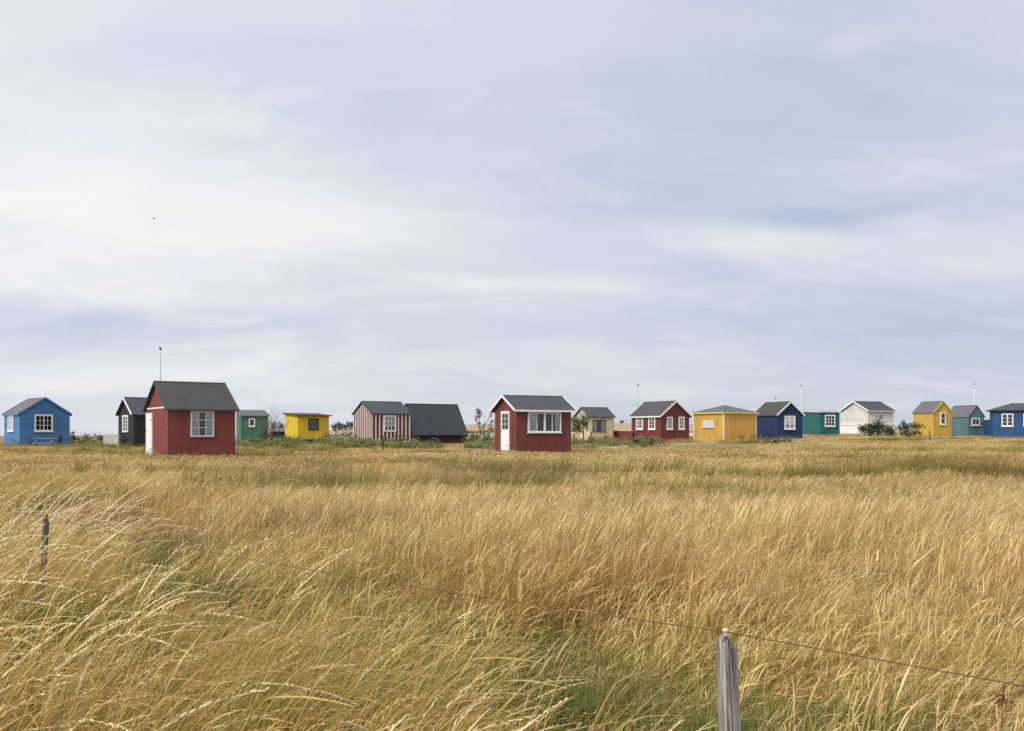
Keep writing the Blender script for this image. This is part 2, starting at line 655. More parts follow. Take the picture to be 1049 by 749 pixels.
        if sill:
            q = MB()
            s.fbox(q, face, u0 - .03, u1 + .03, .001, depth + .045, z0 - .045, z0 - .002)
            q.build('sill', frame, o)
        return o

    def door(s, face, x0, x1, y0, y1, mat=WHITE, glazed=False, frame=None, label=None, raw=None):
        u0, u1, z0, z1 = raw or s.span(face, x0, x1, y0, y1)
        d = MB()
        s.fbox(d, face, u0 + .05, u1 - .05, .001, .03, z0, z1 - .05)
        s.fbox(d, face, u0, u0 + .05, .001, .045, z0, z1)
        s.fbox(d, face, u1 - .05, u1, .001, .045, z0, z1)
        s.fbox(d, face, u0 + .05, u1 - .05, .001, .045, z1 - .05, z1)
        iu0, iu1 = u0 + .13, u1 - .13
        if iu1 - iu0 < .1:
            iu0, iu1 = u0 + .09, u1 - .09
        for za, zb_ in (((z0 + .12, z0 + .55 * (z1 - z0) - .1),) if glazed else ((z0 + .12, z0 + .9), (z0 + 1.0, z1 - .2))):
            s.fbox(d, face, iu0, iu1, .031, .037, za, zb_)
        o = d.build('door', mat, s.root)
        if label:
            o['label'] = label
        if glazed:
            gz0, gz1 = z0 + .54 * (z1 - z0), z1 - .14
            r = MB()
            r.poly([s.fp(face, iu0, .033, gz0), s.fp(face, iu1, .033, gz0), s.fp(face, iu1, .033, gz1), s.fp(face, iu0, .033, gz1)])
            r.build('shade_backing', ROOMSHADE, o)  # flat dark sheet on the door leaf, shade of the room painted in
            g = MB()
            g.poly([s.fp(face, iu0, .038, gz0), s.fp(face, iu1, .038, gz0), s.fp(face, iu1, .038, gz1), s.fp(face, iu0, .038, gz1)])
            g.build('pane', GLASS, o)
            b_ = MB()
            c = (iu0 + iu1) / 2
            s.fbox(b_, face, c - .012, c + .012, .04, .05, gz0, gz1)
            for j in (1, 2):
                zz = gz0 + (gz1 - gz0) * j / 3
                s.fbox(b_, face, iu0, iu1, .04, .048, zz - .012, zz + .012)
            b_.build('glazing_bar', mat, o)
        h = MB()
        hu = u1 - .085
        h.beam(s.fp(face, hu, .06, z0 + 1.0), s.fp(face, hu, .06, z0 + 1.12), (1, 0, 0), .02, .02)
        s.fbox(h, face, hu - .012, hu + .012, .03, .06, z0 + 1.0, z0 + 1.03)
        h.build('handle', METAL, o)
        for zz in (z0 + .25, z1 - .3):
            k = MB()
            s.fbox(k, face, u0 + .045, u0 + .22, .046, .054, zz, zz + .045)
            k.build('hinge', METAL, o)
        return o

    def trim(s, face, u0, u1, z0, z1, mat, name='trim_board', d=.025):
        m = MB()
        s.fbox(m, face, u0, u1, .001, d, z0, z1)
        return m.build(name, mat, s.root)

    def corners(s, mat, w=.09):
        for face, u in (('R', 0.0), ('R', s.b - w), ('L', s.a - w)):
            m = MB()
            if u == 0.0:
                m.box(s.ox - .022, s.ox + w, s.oy - .022, s.oy - .001, -.5, s.he - .03)
                m.box(s.ox - .022, s.ox - .001, s.oy - .001, s.oy + w, -.5, s.he - .03)
            else:
                s.fbox(m, face, u, u + w, .001, .022, -.5, s.he - .03)
            m.build('corner_board', mat, s.root)


RED = mat_boards('red_paint', (.235, .058, .050), False, .13, .3)
RED2 = mat_boards('dark_red_paint', (.190, .054, .042), False, .11, .25)
RED3 = mat_boards('deep_red_paint', (.205, .051, .046), False, .13, .25)
BLUE = mat_boards('bright_blue_paint', (.085, .225, .47), True, .34, .25)
BLACK = mat_boards('black_tar_paint', (.035, .034, .036), False, .12, .3)
GREEN = mat_boards('green_paint', (.085, .21, .135), False, .14, .35)
YELLOW = mat_boards('yellow_paint', (.80, .55, .045), False, .15, .2, (.8, .62, .2))
ORANGE = mat_boards('orange_yellow_paint', (.72, .42, .10), False, .12, .15, (.72, .5, .22), groove=.35)
NAVY = mat_boards('navy_blue_paint', (.028, .050, .135), False, .12, .12)
TEAL = mat_boards('teal_paint', (.030, .160, .158), False, .13, .12)
OFFWHITE = mat_boards('off_white_paint', (.74, .71, .67), True, .13, .2, (.6, .57, .52), groove=.22)
OCHRE = mat_boards('ochre_yellow_paint', (.68, .43, .085), False, .12, .2, (.7, .5, .2))
TEALBLUE = mat_boards('teal_blue_paint', (.125, .235, .265), False, .13, .3)
ROYAL = mat_boards('royal_blue_paint', (.036, .105, .25), False, .13, .2)
CREAM = mat_boards('cream_paint', (.78, .66, .43), False, .6, .25, (.62, .5, .36))
STRIPEA = mat_boards('faded_red_boards', (.17, .056, .058), False, .28, .5, (.27, .15, .14))
STRIPEB = mat_plain('cream_batten_paint', (.70, .64, .57), .2, 6, .7)
TARRED = mat_boards('tarred_red_brown_boards', (.040, .022, .024), True, .16, .3)
BROWNBOARD = mat_boards('brown_boards', (.13, .085, .07), False, .14, .4)
CREAMTRIM = mat_plain('cream_trim_paint', (.74, .62, .40), .1, 5, .6)
YELTRIM = mat_plain('yellow_trim_paint', (.70, .50, .16), .1, 5, .6)

# 1 bright blue, far left
h = Hut('beach_hut', 'bright blue wooden hut with grey gable roof at far left, picnic table before it', 66, 42, 4.4, 20, 71.5, 424, 408.6, 457.5, gable='R')
h.walls(BLUE)
h.gable_roof(R_GREY, .1, .1, .06, barge=BLUE, fascia=BLUE)
h.window('R', 35.2, 54, 424.6, 442, 4, 3, .10, curtain=0)
h.window('L', 8.4, 14.2, 424.6, 442, 2, 3, .08, curtain=1)
h.trim('R', .01, h.b - .01, h.he - .05, h.he + .03, BLUE)
BLUEHUT = h
# 2 black hut
h = Hut('beach_hut', 'narrow black hut with white gable edge, partly hidden behind the large red hut', 60, 40, 121.3, 137, 165, 424.3, 408.5, 457.5, b=2.6, gable='L')
h.walls(BLACK)
h.gable_roof(R_SLATE, .1, .16, .06, barge=None)
g = MB()
sl = (h.hr - h.he) / (h.a / 2)
g.beam(h.L(-.175, -.11, h.he - sl * .11 + .05), h.L(-.175, h.a / 2, h.hr + .05), (1, 0, 0), .026, .13)
g.build('bargeboard', WHITE, h.roof)
h.window('L', 126.0, 131.6, 425.4, 442.8, 2, 4, .09, curtain=2, sill=False)
BLACKHUT = h
# 3 large red hut
h = Hut('beach_hut', 'large red hut with charcoal roof and narrow white door, nearest of all the huts', 41, 33.5, 150, 172, 241, 418.6, 393, 467.5, gable='L')
h.walls(RED)
h.gable_roof(R_CHAR, .14, .14, .07)
h.window('R', 195, 219, 421.0, 447.6, 3, 3, .06, mw=.022, mull=.03, frame=GREYWHITE, curtain=1, sill=False)
h.door('L', 150.4, 156.6, 423.2, 467, WHITE)
h.trim('L', .02, h.a - .15, h.he + .03, h.he + .085, WHITE)
BIGRED = h
# 4 small green hut with flat roof
h = Hut('beach_hut', 'small dull green hut with sloping grey roof, behind a bare twiggy bush', 76, 24, 242, 247, 275, 426.4, 421, 455.5, gable='M')
h.walls(GREEN, .42)
h.mono_roof(R_GREY, .42, .12)
h.window('R', 254.8, 261.2, 428.6, 437, 1, 1, .09)
GREENHUT = h
# 5 yellow hut
h = Hut('beach_hut', 'lemon yellow box hut with thin brown sloping roof and dark framed window', 81, 33, 292, 305, 337, 426.0, 422, 454.5, gable='M')
h.walls(YELLOW, .20)
h.mono_roof(R_BROWN, .20, .2, .07)
h.window('R', 315.8, 326.2, 428.8, 440.8, 1, 1, .09, frame=DARKWOOD, curtain=0, sill=False)
YELHUT = h
# 6 striped hut
h = Hut('beach_hut', 'red and cream striped hut with charcoal gable roof and white curtained window', 72, 33, 362.5, 381, 419.5, 423.6, 412.4, 454.5, gable='L')
h.walls(None, mats=[STRIPEA, STRIPEB], battens=(.29, .095, .022))
h.gable_roof(R_SLATE, .12, .12, .07)
h.window('R', 393, 405.6, 425.6, 442.2, 3, 3, .10, mw=.028, mull=.028, curtain=2, sill=False)
STRIPED = h
# 7 low black house
h = Hut('beach_hut', 'low black hut with a steep black roof coming down almost to the grass', 79, 30, 411, 425.5, 477.5, 443.6, 414.8, 455.8, a=3.4, gable='L')
h.walls(TARRED)
h.gable_roof(R_BLACK, .16, .12, .07)
h.door('R', 441.5, 447.5, 445, 456.5, DARKWOOD)
LOWBLACK = h
# 8 centre red hut
h = Hut('beach_hut', 'dark red hut with white trimmed roof, glazed white door and wide white window', 54, 26, 507, 529, 585, 419.3, 406.6, 462.8, gable='L')
h.walls(RED2)
h.gable_roof(R_SLATE, .2, .2, .06, barge=WHITE, fascia=WHITE, bw=.12)
h.window('R', 540.6, 574.6, 422.4, 443, 4, 1, .075, mw=.03, mull=.11, curtain=3, sill=True)
h.door('L', 513.8, 522.2, 421.2, 461.5, WHITE, glazed=True)
CENTRE = h
# 9 cream hut
h = Hut('beach_hut', 'cream hut with charcoal roof and brown framed window, half behind a small tree', 78, 24, 589, 604, 628.5, 426.8, 418.4, 455.5, gable='L')
h.walls(CREAM)
h.gable_roof(R_SLATE, .14, .14, .06)
h.window('R', 606.8, 620.2, 430.2, 442.6, 3, 1, .07, mw=.05, mull=.05, frame=BROWNWOOD, curtain=1, sill=False)
for px in (605.6, 620.6):
    u0, u1, q0, q1 = h.span('R', px - .35, px + .35, 442.6, 455)
    h.trim('R', u0, u1, -.4, q1, BROWNWOOD)
u0, u1, q0, q1 = h.span('R', 626.6, 628.4, 428, 455)
h.trim('R', u1 - .05, u1 - .001, -.4, h.he - .05, BROWNWOOD)
CREAMHUT = h
# 10 red hut with two pairs of windows
h = Hut('beach_hut', 'red hut with white gable edges and two narrow white windows on each wall', 76, 31, 647, 677, 706, 425.6, 411.9, 450.6, gable='R')
h.walls(RED3)
h.gable_roof(R_SLATE, .16, .16, .06, barge=WHITE, fascia=WHITE, bw=.12)
for f_, x0, x1 in (('L', 652, 659), ('L', 664.6, 671.6), ('R', 683, 689), ('R', 695, 701)):
    h.window(f_, x0, x1, 427, 440, 2, 3, .10, mw=.025, mull=.025, curtain=1, sill=True)
PAIRRED = h
# 11 orange-yellow hut with pyramid roof
h = Hut('beach_hut', 'orange yellow hut with low pyramid roof and pale corner boards', 79, 31, 710.5, 741.5, 775, 422.8, 415.4, 450.8, gable='H')
h.walls(ORANGE)
h.hip_roof(R_GREY, .12, .06, 0, edge=YELTRIM)
h.corners(CREAMTRIM)
h.window('L', 720, 731.5, 430.4, 438, 3, 1, .06, mw=.03, mull=.03, frame=CREAMTRIM, curtain=0)
ORANGEHUT = h
# 12 navy hut
h = Hut('beach_hut', 'navy blue hut with white gable edge and white six pane window', 82, 25, 772, 796, 822, 425.0, 412.4, 448.6, gable='R')
h.walls(NAVY)
h.gable_roof(R_CHAR, .12, .14, .06, barge=WHITE, bw=.13)
h.window('R', 803.6, 814.4, 426, 439.8, 2, 3, .12, curtain=2, mull=.09)
NAVYHUT = h
# 13 teal flat-roofed hut
h = Hut('beach_hut', 'teal green hut with flat white edged roof and white nine pane window', 95, 18, 822, 840, 860, 422.3, 420, 445.2, gable='M')
h.walls(TEAL, .10)
h.mono_roof(R_GREY, .10, .10, .07, edge=GREYWHITE)
h.window('R', 845, 855.4, 425, 437, 3, 3, .11, mw=.045, mull=.045)
TEALHUT = h
# 14 white hut
h = Hut('beach_hut', 'white hut with dark gable roof on a pale plinth, behind dark bushes', 102, 25, 862, 889.5, 915.5, 420.6, 412.0, 444.5, gable='L')
h.walls(OFFWHITE)
h.gable_roof(R_SLATE, .2, .2, .06, barge=WHITE, fascia=GREYWHITE, bw=.14)
zp = wz(434.4, 102) - h.z0
for f_, ln in (('R', h.b), ('L', h.a)):
    m = MB()
    h.fbox(m, f_, -.12, ln + .12, .001 if f_ == 'L' else .002, .10, -.6, zp)
    h.fbox(m, f_, -.16, ln + .16, .101, .16, zp - .10, zp)
    m.build('plinth', WHITE, h.root)
h.window('R', 899.5, 905.5, 423.6, 431, 2, 1, .1, curtain=1)
WHITEHUT = h
# 15 ochre hut
h = Hut('beach_hut', 'ochre yellow hut with steep grey roof and one tall narrow window', 88, 21, 935.5, 956, 975, 422.6, 411.8, 448, gable='R')
h.walls(OCHRE)
h.gable_roof(R_GREY, .08, .08, .05, barge=YELTRIM, bw=.10)
h.window('R', 963.2, 968.6, 422.4, 435, 1, 2, .10, mw=.03)
OCHREHUT = h
# 16 teal-blue hut
h = Hut('beach_hut', 'muted teal blue hut with grey roof, touching the ochre hut, small square window', 91, 20, 970, 992, 1008, 427.0, 416.0, 448.4, gable='R')
h.walls(TEALBLUE)
h.gable_roof(R_GREY, .06, .06, .05, barge=TEALBLUE, bw=.09)
h.window('R', 995.2, 1003.6, 428.2, 436, 2, 1, .10, mull=.04, curtain=1)
TEALBHUT = h
# 17 royal blue hut at the right edge
h = Hut('beach_hut', 'royal blue hut with low hipped roof, cut off by the right edge', 87, -21, 1012, 1017, 1062, 420.6, 413.0, 447.6, a=3.2, b=5.2, gable='H')
h.walls(ROYAL)
h.hip_roof(R_SLATE, .28, .06, 1.8)
h.window('R', 1026, 1038, 423.8, 436.8, 2, 3, .09, mull=.09, mw=.03)
h.window('R', 1048.3, 1056, 423.2, 436.6, 2, 3, .09, mull=.06, mw=.03)
ROYALHUT = h

# ------------------------------------------------------------------ other control points (meadow)
for x_ in (-52, -30, -10, 10, 30, 52):
    CTRL.append((x_, 108, .95 if x_ > -10 else .6))
for px, D, z_ in ((445, 64, .46), (470, 66, .48), (455, 70, .5), (470, 74, .52), (300, 55, .42), (100, 50, .36), (450, 48, .42), (600, 62, .6), (760, 60, .68), (900, 60, .72), (1000, 62, .76), (700, 50, .5), (850, 45, .5), (1000, 45, .52), (20, 45, .3), (620, 44, .45), (860, 78, 1.02), (930, 76, 1.04), (1020, 76, 1.1)):
    CTRL.append((wx(px, D), D, z_))


# ------------------------------------------------------------------ ground, hills, sea, track
def sheet(name, xs2, ys2, zf, mat, kind='structure'):
    ny, nx = xs2.shape
    z = zf(xs2, ys2)
    v = np.stack([xs2, ys2, z], -1).reshape(-1, 3)
    idx = np.arange(ny * nx).reshape(ny, nx)
    f = np.stack([idx[:-1, :-1], idx[:-1, 1:], idx[1:, 1:], idx[1:, :-1]], -1).reshape(-1, 4)
    me = bpy.data.meshes.new(name)
    me.from_pydata(v.tolist(), [], f.tolist())
    me.polygons.foreach_set('use_smooth', [True] * len(f))
    me.materials.append(mat)
    o = bpy.data.objects.new(name, me)
    COL.objects.link(o)
    o['kind'] = kind
    return o


def mat_ground():
    m, nt, out = newmat('meadow_soil')
    b = N(nt, 'ShaderNodeBsdfPrincipled')
    pos = N(nt, 'ShaderNodeNewGeometry').outputs['Position']
    n1 = noise(nt, pos, .18, 5, .6)
    n2 = noise(nt, vmul(nt, pos, (1, 1, 1)), 9, 5, .7)
    c = mixc(nt, rng_map(nt, n1, .42, .62), (.30, .20, .085), (.15, .15, .05))
    c = mixc(nt, rng_map(nt, n2, .3, .7), c, (.20, .14, .065))
    nt.links.new(c, b.inputs['Base Color'])
    b.inputs['Roughness'].default_value = .95
    bp = N(nt, 'ShaderNodeBump')
    bp.inputs['Distance'].default_value = .05
    nt.links.new(n2, bp.inputs['Height'])
    nt.links.new(bp.outputs[0], b.inputs['Normal'])
    nt.links.new(b.outputs[0], out.inputs[0])
    return m


rows = np.concatenate([np.arange(-14, 20, 1.0), np.arange(20, 130, 1.6), np.geomspace(130, 2500, 40)])
cols = np.linspace(-1, 1, 121)
YY, CC = np.meshgrid(rows, cols, indexing='ij')
XX = CC * (np.abs(YY) * .75 + 16)
ground = sheet('ground', XX, YY, terrain, mat_ground())
tag(ground, 'dry straw coloured meadow ground under the grass')


def mat_hills():
    m, nt, out = newmat('stubble_fields')
    b = N(nt, 'ShaderNodeBsdfPrincipled')
    pos = N(nt, 'ShaderNodeNewGeometry').outputs['Position']
    sp = N(nt, 'ShaderNodeSeparateXYZ')
    nt.links.new(pos, sp.inputs[0])
    n1 = noise(nt, vmul(nt, pos, (.006, .012, 0)), 1, 2, .5)
    n2 = noise(nt, vmul(nt, pos, (.05, .3, 0)), 1, 4, .6)
    c = mixc(nt, rng_map(nt, n1, .47, .52), (.42, .29, .18), (.34, .27, .15))
    c = mixc(nt, mth(nt, 'MULTIPLY', rng_map(nt, n2, .3, .7), .35), c, (.46, .36, .25))
    strip = mth(nt, 'MULTIPLY', rng_map(nt, sp.outputs[1], 255, 262), rng_map(nt, sp.outputs[1], 300, 308, 1, 0))
    c = mixc(nt, strip, c, (.50, .43, .31))
    edge = mth(nt, 'MULTIPLY', rng_map(nt, sp.outputs[1], 308, 310), rng_map(nt, sp.outputs[1], 330, 334, 1, 0))
    c = mixc(nt, edge, c, (.10, .12, .06))
    nt.links.new(c, b.inputs['Base Color'])
    b.inputs['Roughness'].default_value = .95
    nt.links.new(b.outputs[0], out.inputs[0])
    return m


def hill_z(x, y):
    px = CX + FOC * x / np.maximum(y, 1)
    prof = np.interp(px, [-200, 120, 200, 280, 350, 480, 560, 640, 760, 920, 1049, 1300], [-14, -14, -4, 3.5, 6, 11.2, 12.6, 12.4, 11, 8.4, 7.5, 6])
    ridge = prof / FOC * 560 + CAMZ
    t = np.clip((y - 170) / (560 - 170), 0, 1)
    t = t * t * (3 - 2 * t) * .55 + t * .45
    back = np.clip((y - 560) / 500, 0, 1)
    return -.2 + (ridge + .2) * t - back * 6 + .25 * (vnoise(x, y, 40) - .5) * t


rows2 = np.concatenate([np.linspace(165, 600, 60), np.geomspace(610, 1100, 14)])
YY, CC = np.meshgrid(rows2, np.linspace(-.75, .85, 140), indexing='ij')
hills = sheet('hills', CC * YY, YY, hill_z, mat_hills())
tag(hills, 'low tan stubble fields rising gently behind the huts')

m, nt, out = newmat('sea_water')
b = N(nt, 'ShaderNodeBsdfPrincipled')
b.inputs['Base Color'].default_value = (.10, .15, .19, 1)
b.inputs['Roughness'].default_value = .12
bp = N(nt, 'ShaderNodeBump')
bp.inputs['Strength'].default_value = .4
nt.links.new(noise(nt, vmul(nt, N(nt, 'ShaderNodeNewGeometry').outputs['Position'], (.3, 1, 1)), .8, 4), bp.inputs['Height'])
nt.links.new(bp.outputs[0], b.inputs['Normal'])
nt.links.new(b.outputs[0], out.inputs[0])
mm = MB()
mm.poly([(-6000, 150, -.75), (-30, 150, -.75), (-700, 12000, -.75), (-9000, 12000, -.75)])
sea = mm.build('sea', m)
tag(sea, 'thin strip of pale sea beyond the meadow at left', kind='structure')

# gravel track running past the huts
TR = [(wx(420, 57), 57.5), (wx(470, 57), 57), (wx(495, 57.5), 57.6), (wx(530, 62), 61), (wx(590, 66), 65), (wx(640, 70), 69), (wx(720, 74), 72), (wx(800, 75), 74.5), (wx(880, 79), 79), (wx(950, 82), 81), (wx(1049, 82), 80.5), (wx(1150, 82), 80)]
TRX = np.array([p[0] for p in TR])
TRY = np.array([p[1] for p in TR])
tx = np.linspace(TRX[0], TRX[-1], 90)
ty = np.interp(tx, TRX, TRY)
tyS = np.convolve(np.pad(ty, 4, 'edge'), np.ones(9) / 9, 'valid')
YY = tyS[None, :] + np.array([-1.35, -1.0, -.4, .4, 1.0, 1.35])[:, None] * np.ones_like(tx)[None, :]
XX = np.repeat(tx[None, :], 6, 0)
prof = np.array([-.10, .05, .09, .09, .05, -.10])[:, None]
track = sheet('track', XX, YY, lambda x, y: terrain(x, y) + prof, mat_plain('pale_gravel', (.33, .30, .26), .3, 2.0, .95, .1))
tag(track, 'pale gravel track passing in front of the huts')


# ------------------------------------------------------------------ grass tufts
def set_mesh(name, V, F, C, mat, smooth=False):
    me = bpy.data.meshes.new(name)
    F = np.asarray(F, np.int32)
    me.vertices.add(len(V))
    me.vertices.foreach_set('co', np.asarray(V, np.float32).ravel())
    me.loops.add(F.size)
    me.loops.foreach_set('vertex_index', F.ravel())
    me.polygons.add(len(F))
    me.polygons.foreach_set('loop_start', np.arange(0, F.size, 4, dtype=np.int32))
    at = me.attributes.new('col', 'FLOAT_COLOR', 'POINT')
    C4 = np.ones((len(V), 4), np.float32)
    C4[:, :3] = C
    at.data.foreach_set('color', C4.ravel())
    me.materials.append(mat)
    me.update(calc_edges=True)
    me.validate()
    return me


def tuft(seed, n, h, hs, spread, w, lean, leans, seg, cbase, ctip, cvar=.15, head=None, chead=None, dirs=.7, droop=0.0, wind=0.0, pw=1.5):
    """a tuft of ribbons; head: p share with a seed head, t0 where it starts, w its width, n side spikelets"""
    r = np.random.default_rng(seed)
    V, F, C = [], [], []
    for i in range(n):
        a, rr = r.random() * 2 * PI, spread * math.sqrt(r.random())
        bx, by = rr * math.cos(a), rr * math.sin(a)
        H = h * (1 + hs * (r.random() * 2 - 1))
        az = wind + r.normal() * dirs
        Lq = lean + r.normal() * leans
        dx, dy = math.cos(az) * Lq, math.sin(az) * Lq
        dr = droop * (.3 + 1.4 * r.random() ** 2)
        hue = 1 + cvar * (r.random() * 2 - 1)
        cb = np.array(cbase[r.integers(len(cbase))]) * hue
        ct = np.array(ctip[r.integers(len(ctip))]) * hue
        wa = az + PI / 2 + r.normal() * .8
        sd = np.array([math.cos(wa), math.sin(wa), .2 * r.normal()])

        def P(t):
            s = t ** pw
            q = max(0, t - .66) / .34
            return np.array([bx + H * (dx * s + dr * q * q * math.cos(az) * .45), by + H * (dy * s + dr * q * q * .45 * math.sin(az)),
                             H * (t - .28 * Lq * Lq * t ** 2.2 - dr * .32 * q * q)])
        w0 = w * (.7 + .6 * r.random())
        hd = head is not None and r.random() < head.get('p', 1)
        if hd:
            t0 = head['t0'] + .05 * r.normal()
            ch = np.array(chead[r.integers(len(chead))]) * hue
            hw = head['w'] * (.7 + .6 * r.random())
            ts = list(np.linspace(0, t0, max(2, seg - 2))) + [t0 + (1 - t0) * q for q in (.2, .5, .8, 1.0)]
        else:
            ts = list(np.linspace(0, 1, seg + 1))
        k = len(V)
        for t in ts:
            p = P(t)
            if hd:
                u = (t - t0) / (1 - t0)
                ww = w0 * (1 - .45 * t) if u <= 0 else max(w0 * .4, hw * math.sin(PI * min(.97, .12 + .88 * u)) ** .8)
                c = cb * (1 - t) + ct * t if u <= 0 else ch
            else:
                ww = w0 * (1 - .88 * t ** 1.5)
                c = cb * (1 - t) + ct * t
            o = sd * ww / 2
            V.extend((p - o, p + o))
            C.extend((c, c))
        for s in range(len(ts) - 1):
            F.append((k + 2 * s, k + 2 * s + 1, k + 2 * s + 3, k + 2 * s + 2))
        if hd and head.get('n'):
            m = head['n']
            for j in range(m):
                t = min(1, t0 + (1 - t0) * (j + r.random() * .5) / m)
                p = P(t)
                tg = P(min(t + .02, 1.0)) - P(min(t + .02, 1.0) - .04)
                tg /= (np.linalg.norm(tg) + 1e-9)
                out = r.normal(size=3)
                out -= tg * out.dot(tg)
                out /= (np.linalg.norm(out) + 1e-9)
                d = tg + out * head['out']
                d /= np.linalg.norm(d)
                ln = head['len'] * (.7 + .6 * r.random()) * (1.15 - .6 * (t - t0) / (1 - t0))
                side = np.cross(d, r.normal(size=3))
                side /= (np.linalg.norm(side) + 1e-9)
                ww = head['sw']
                cc = ch * (.85 + .3 * r.random())
                k = len(V)
                V.extend((p, p + d * ln * .5 + side * ww / 2, p + d * ln, p + d * ln * .5 - side * ww / 2))
                C.extend((cc,) * 4)
                F.append((k, k + 1, k + 2, k + 3))
    return np.array(V), F, np.array(C)


GR = mat_leaf('grass_blades', transl=.30, inst=True)

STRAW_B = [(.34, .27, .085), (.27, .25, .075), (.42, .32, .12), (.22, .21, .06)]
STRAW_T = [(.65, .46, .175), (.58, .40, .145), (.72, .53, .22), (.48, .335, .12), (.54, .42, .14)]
HEADS = [(.70, .53, .26), (.62, .44, .20), (.76, .61, .34), (.52, .355, .165)]
GREEN_B = [(.11, .15, .035), (.14, .17, .05)]
GREEN_T = [(.17, .23, .055), (.22, .26, .075), (.40, .34, .12), (.12, .19, .045), (.28, .27, .09)]
PALE_B = [(.36, .33, .12), (.46, .38, .17)]
PALE_T = [(.72, .60, .32), (.78, .66, .38), (.64, .50, .24)]
PALE_H = [(.86, .74, .47), (.80, .66, .40), (.88, .79, .56)]


def protos(kind):
    out = []
    if kind == 'gold':
        for s in range(8):
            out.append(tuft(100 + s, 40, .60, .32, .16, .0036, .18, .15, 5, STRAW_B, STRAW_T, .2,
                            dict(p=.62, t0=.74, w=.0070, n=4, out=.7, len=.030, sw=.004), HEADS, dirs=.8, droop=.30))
    elif kind == 'far':
        for s in range(5):
            out.append(tuft(200 + s, 34, .52, .32, .30, .010, .17, .2, 3, STRAW_B, STRAW_T, .2,
                            dict(p=.6, t0=.66, w=.017), HEADS, dirs=.7, droop=.3))
    elif kind == 'green':
        for s in range(5):
            out.append(tuft(300 + s, 46, .42, .4, .18, .0080, .32, .3, 5, GREEN_B, GREEN_T, .25, dirs=1.2, droop=.5))
    elif kind == 'verge':
        for s in range(8):
            out.append(tuft(400 + s, 40, .68, .35, .16, .0036, .44, .16, 6, [(.28, .24, .08), (.44, .34, .13), (.36, .29, .10)],
                            [(.72, .54, .24), (.80, .60, .29), (.64, .50, .20), (.46, .41, .15), (.84, .68, .38)], .22,
                            dict(p=.4, t0=.80, w=.0062, n=6, out=.4, len=.020, sw=.003), HEADS, dirs=.5, droop=.45, pw=1.25))
    elif kind == 'stalk':
        for s in range(12):
            out.append(tuft(450 + s, 3, 1.0, .18, .12, .0044, .42, .17, 9, PALE_B, PALE_T, .12,
                            dict(p=.95, t0=.79, w=.0078, n=30, out=.30, len=.024, sw=.0048), PALE_H, dirs=.3, droop=.40, pw=1.2))
    elif kind == 'weed':
        for s in range(5):
            r = np.random.default_rng(500 + s)
            V, F, C = tuft(500 + s, 16, .62, .4, .24, .008, .12, .15, 3, [(.09, .11, .035)], [(.12, .17, .05)], .25, dirs=3)
            V, C = list(V), list(C)
            for i in range(150):
                a = r.random() * 2 * PI
                zz = .68 * r.random() ** .7
                rr = .30 * math.sqrt(r.random()) * (1 - .5 * zz)
                p = np.array([rr * math.cos(a) + .1 * zz, rr * math.sin(a), zz])
                d = r.normal(size=3)
                d[2] = abs(d[2]) * .5
                d /= np.linalg.norm(d)
                sd = np.cross(d, r.normal(size=3))
                sd /= np.linalg.norm(sd)
                ln, ww = .05 + .07 * r.random(), .02 + .03 * r.random()
                c = np.array([(.10, .16, .045), (.14, .20, .065), (.075, .12, .04), (.20, .22, .08)][r.integers(4)]) * (.8 + .4 * r.random())
                k = len(V)
                V.extend((p, p + d * ln * .5 + sd * ww, p + d * ln, p + d * ln * .5 - sd * ww))
                C.extend((c,) * 4)
                F.append((k, k + 1, k + 2, k + 3))
            out.append((np.array(V), F, np.array(C)))
    res = []
    for i, (V, F, C) in enumerate(out):
        me = set_mesh(kind + '_tuft', V, F, C, GR)
        res.append(bpy.data.objects.new(kind + '_tuft', me))
    return res


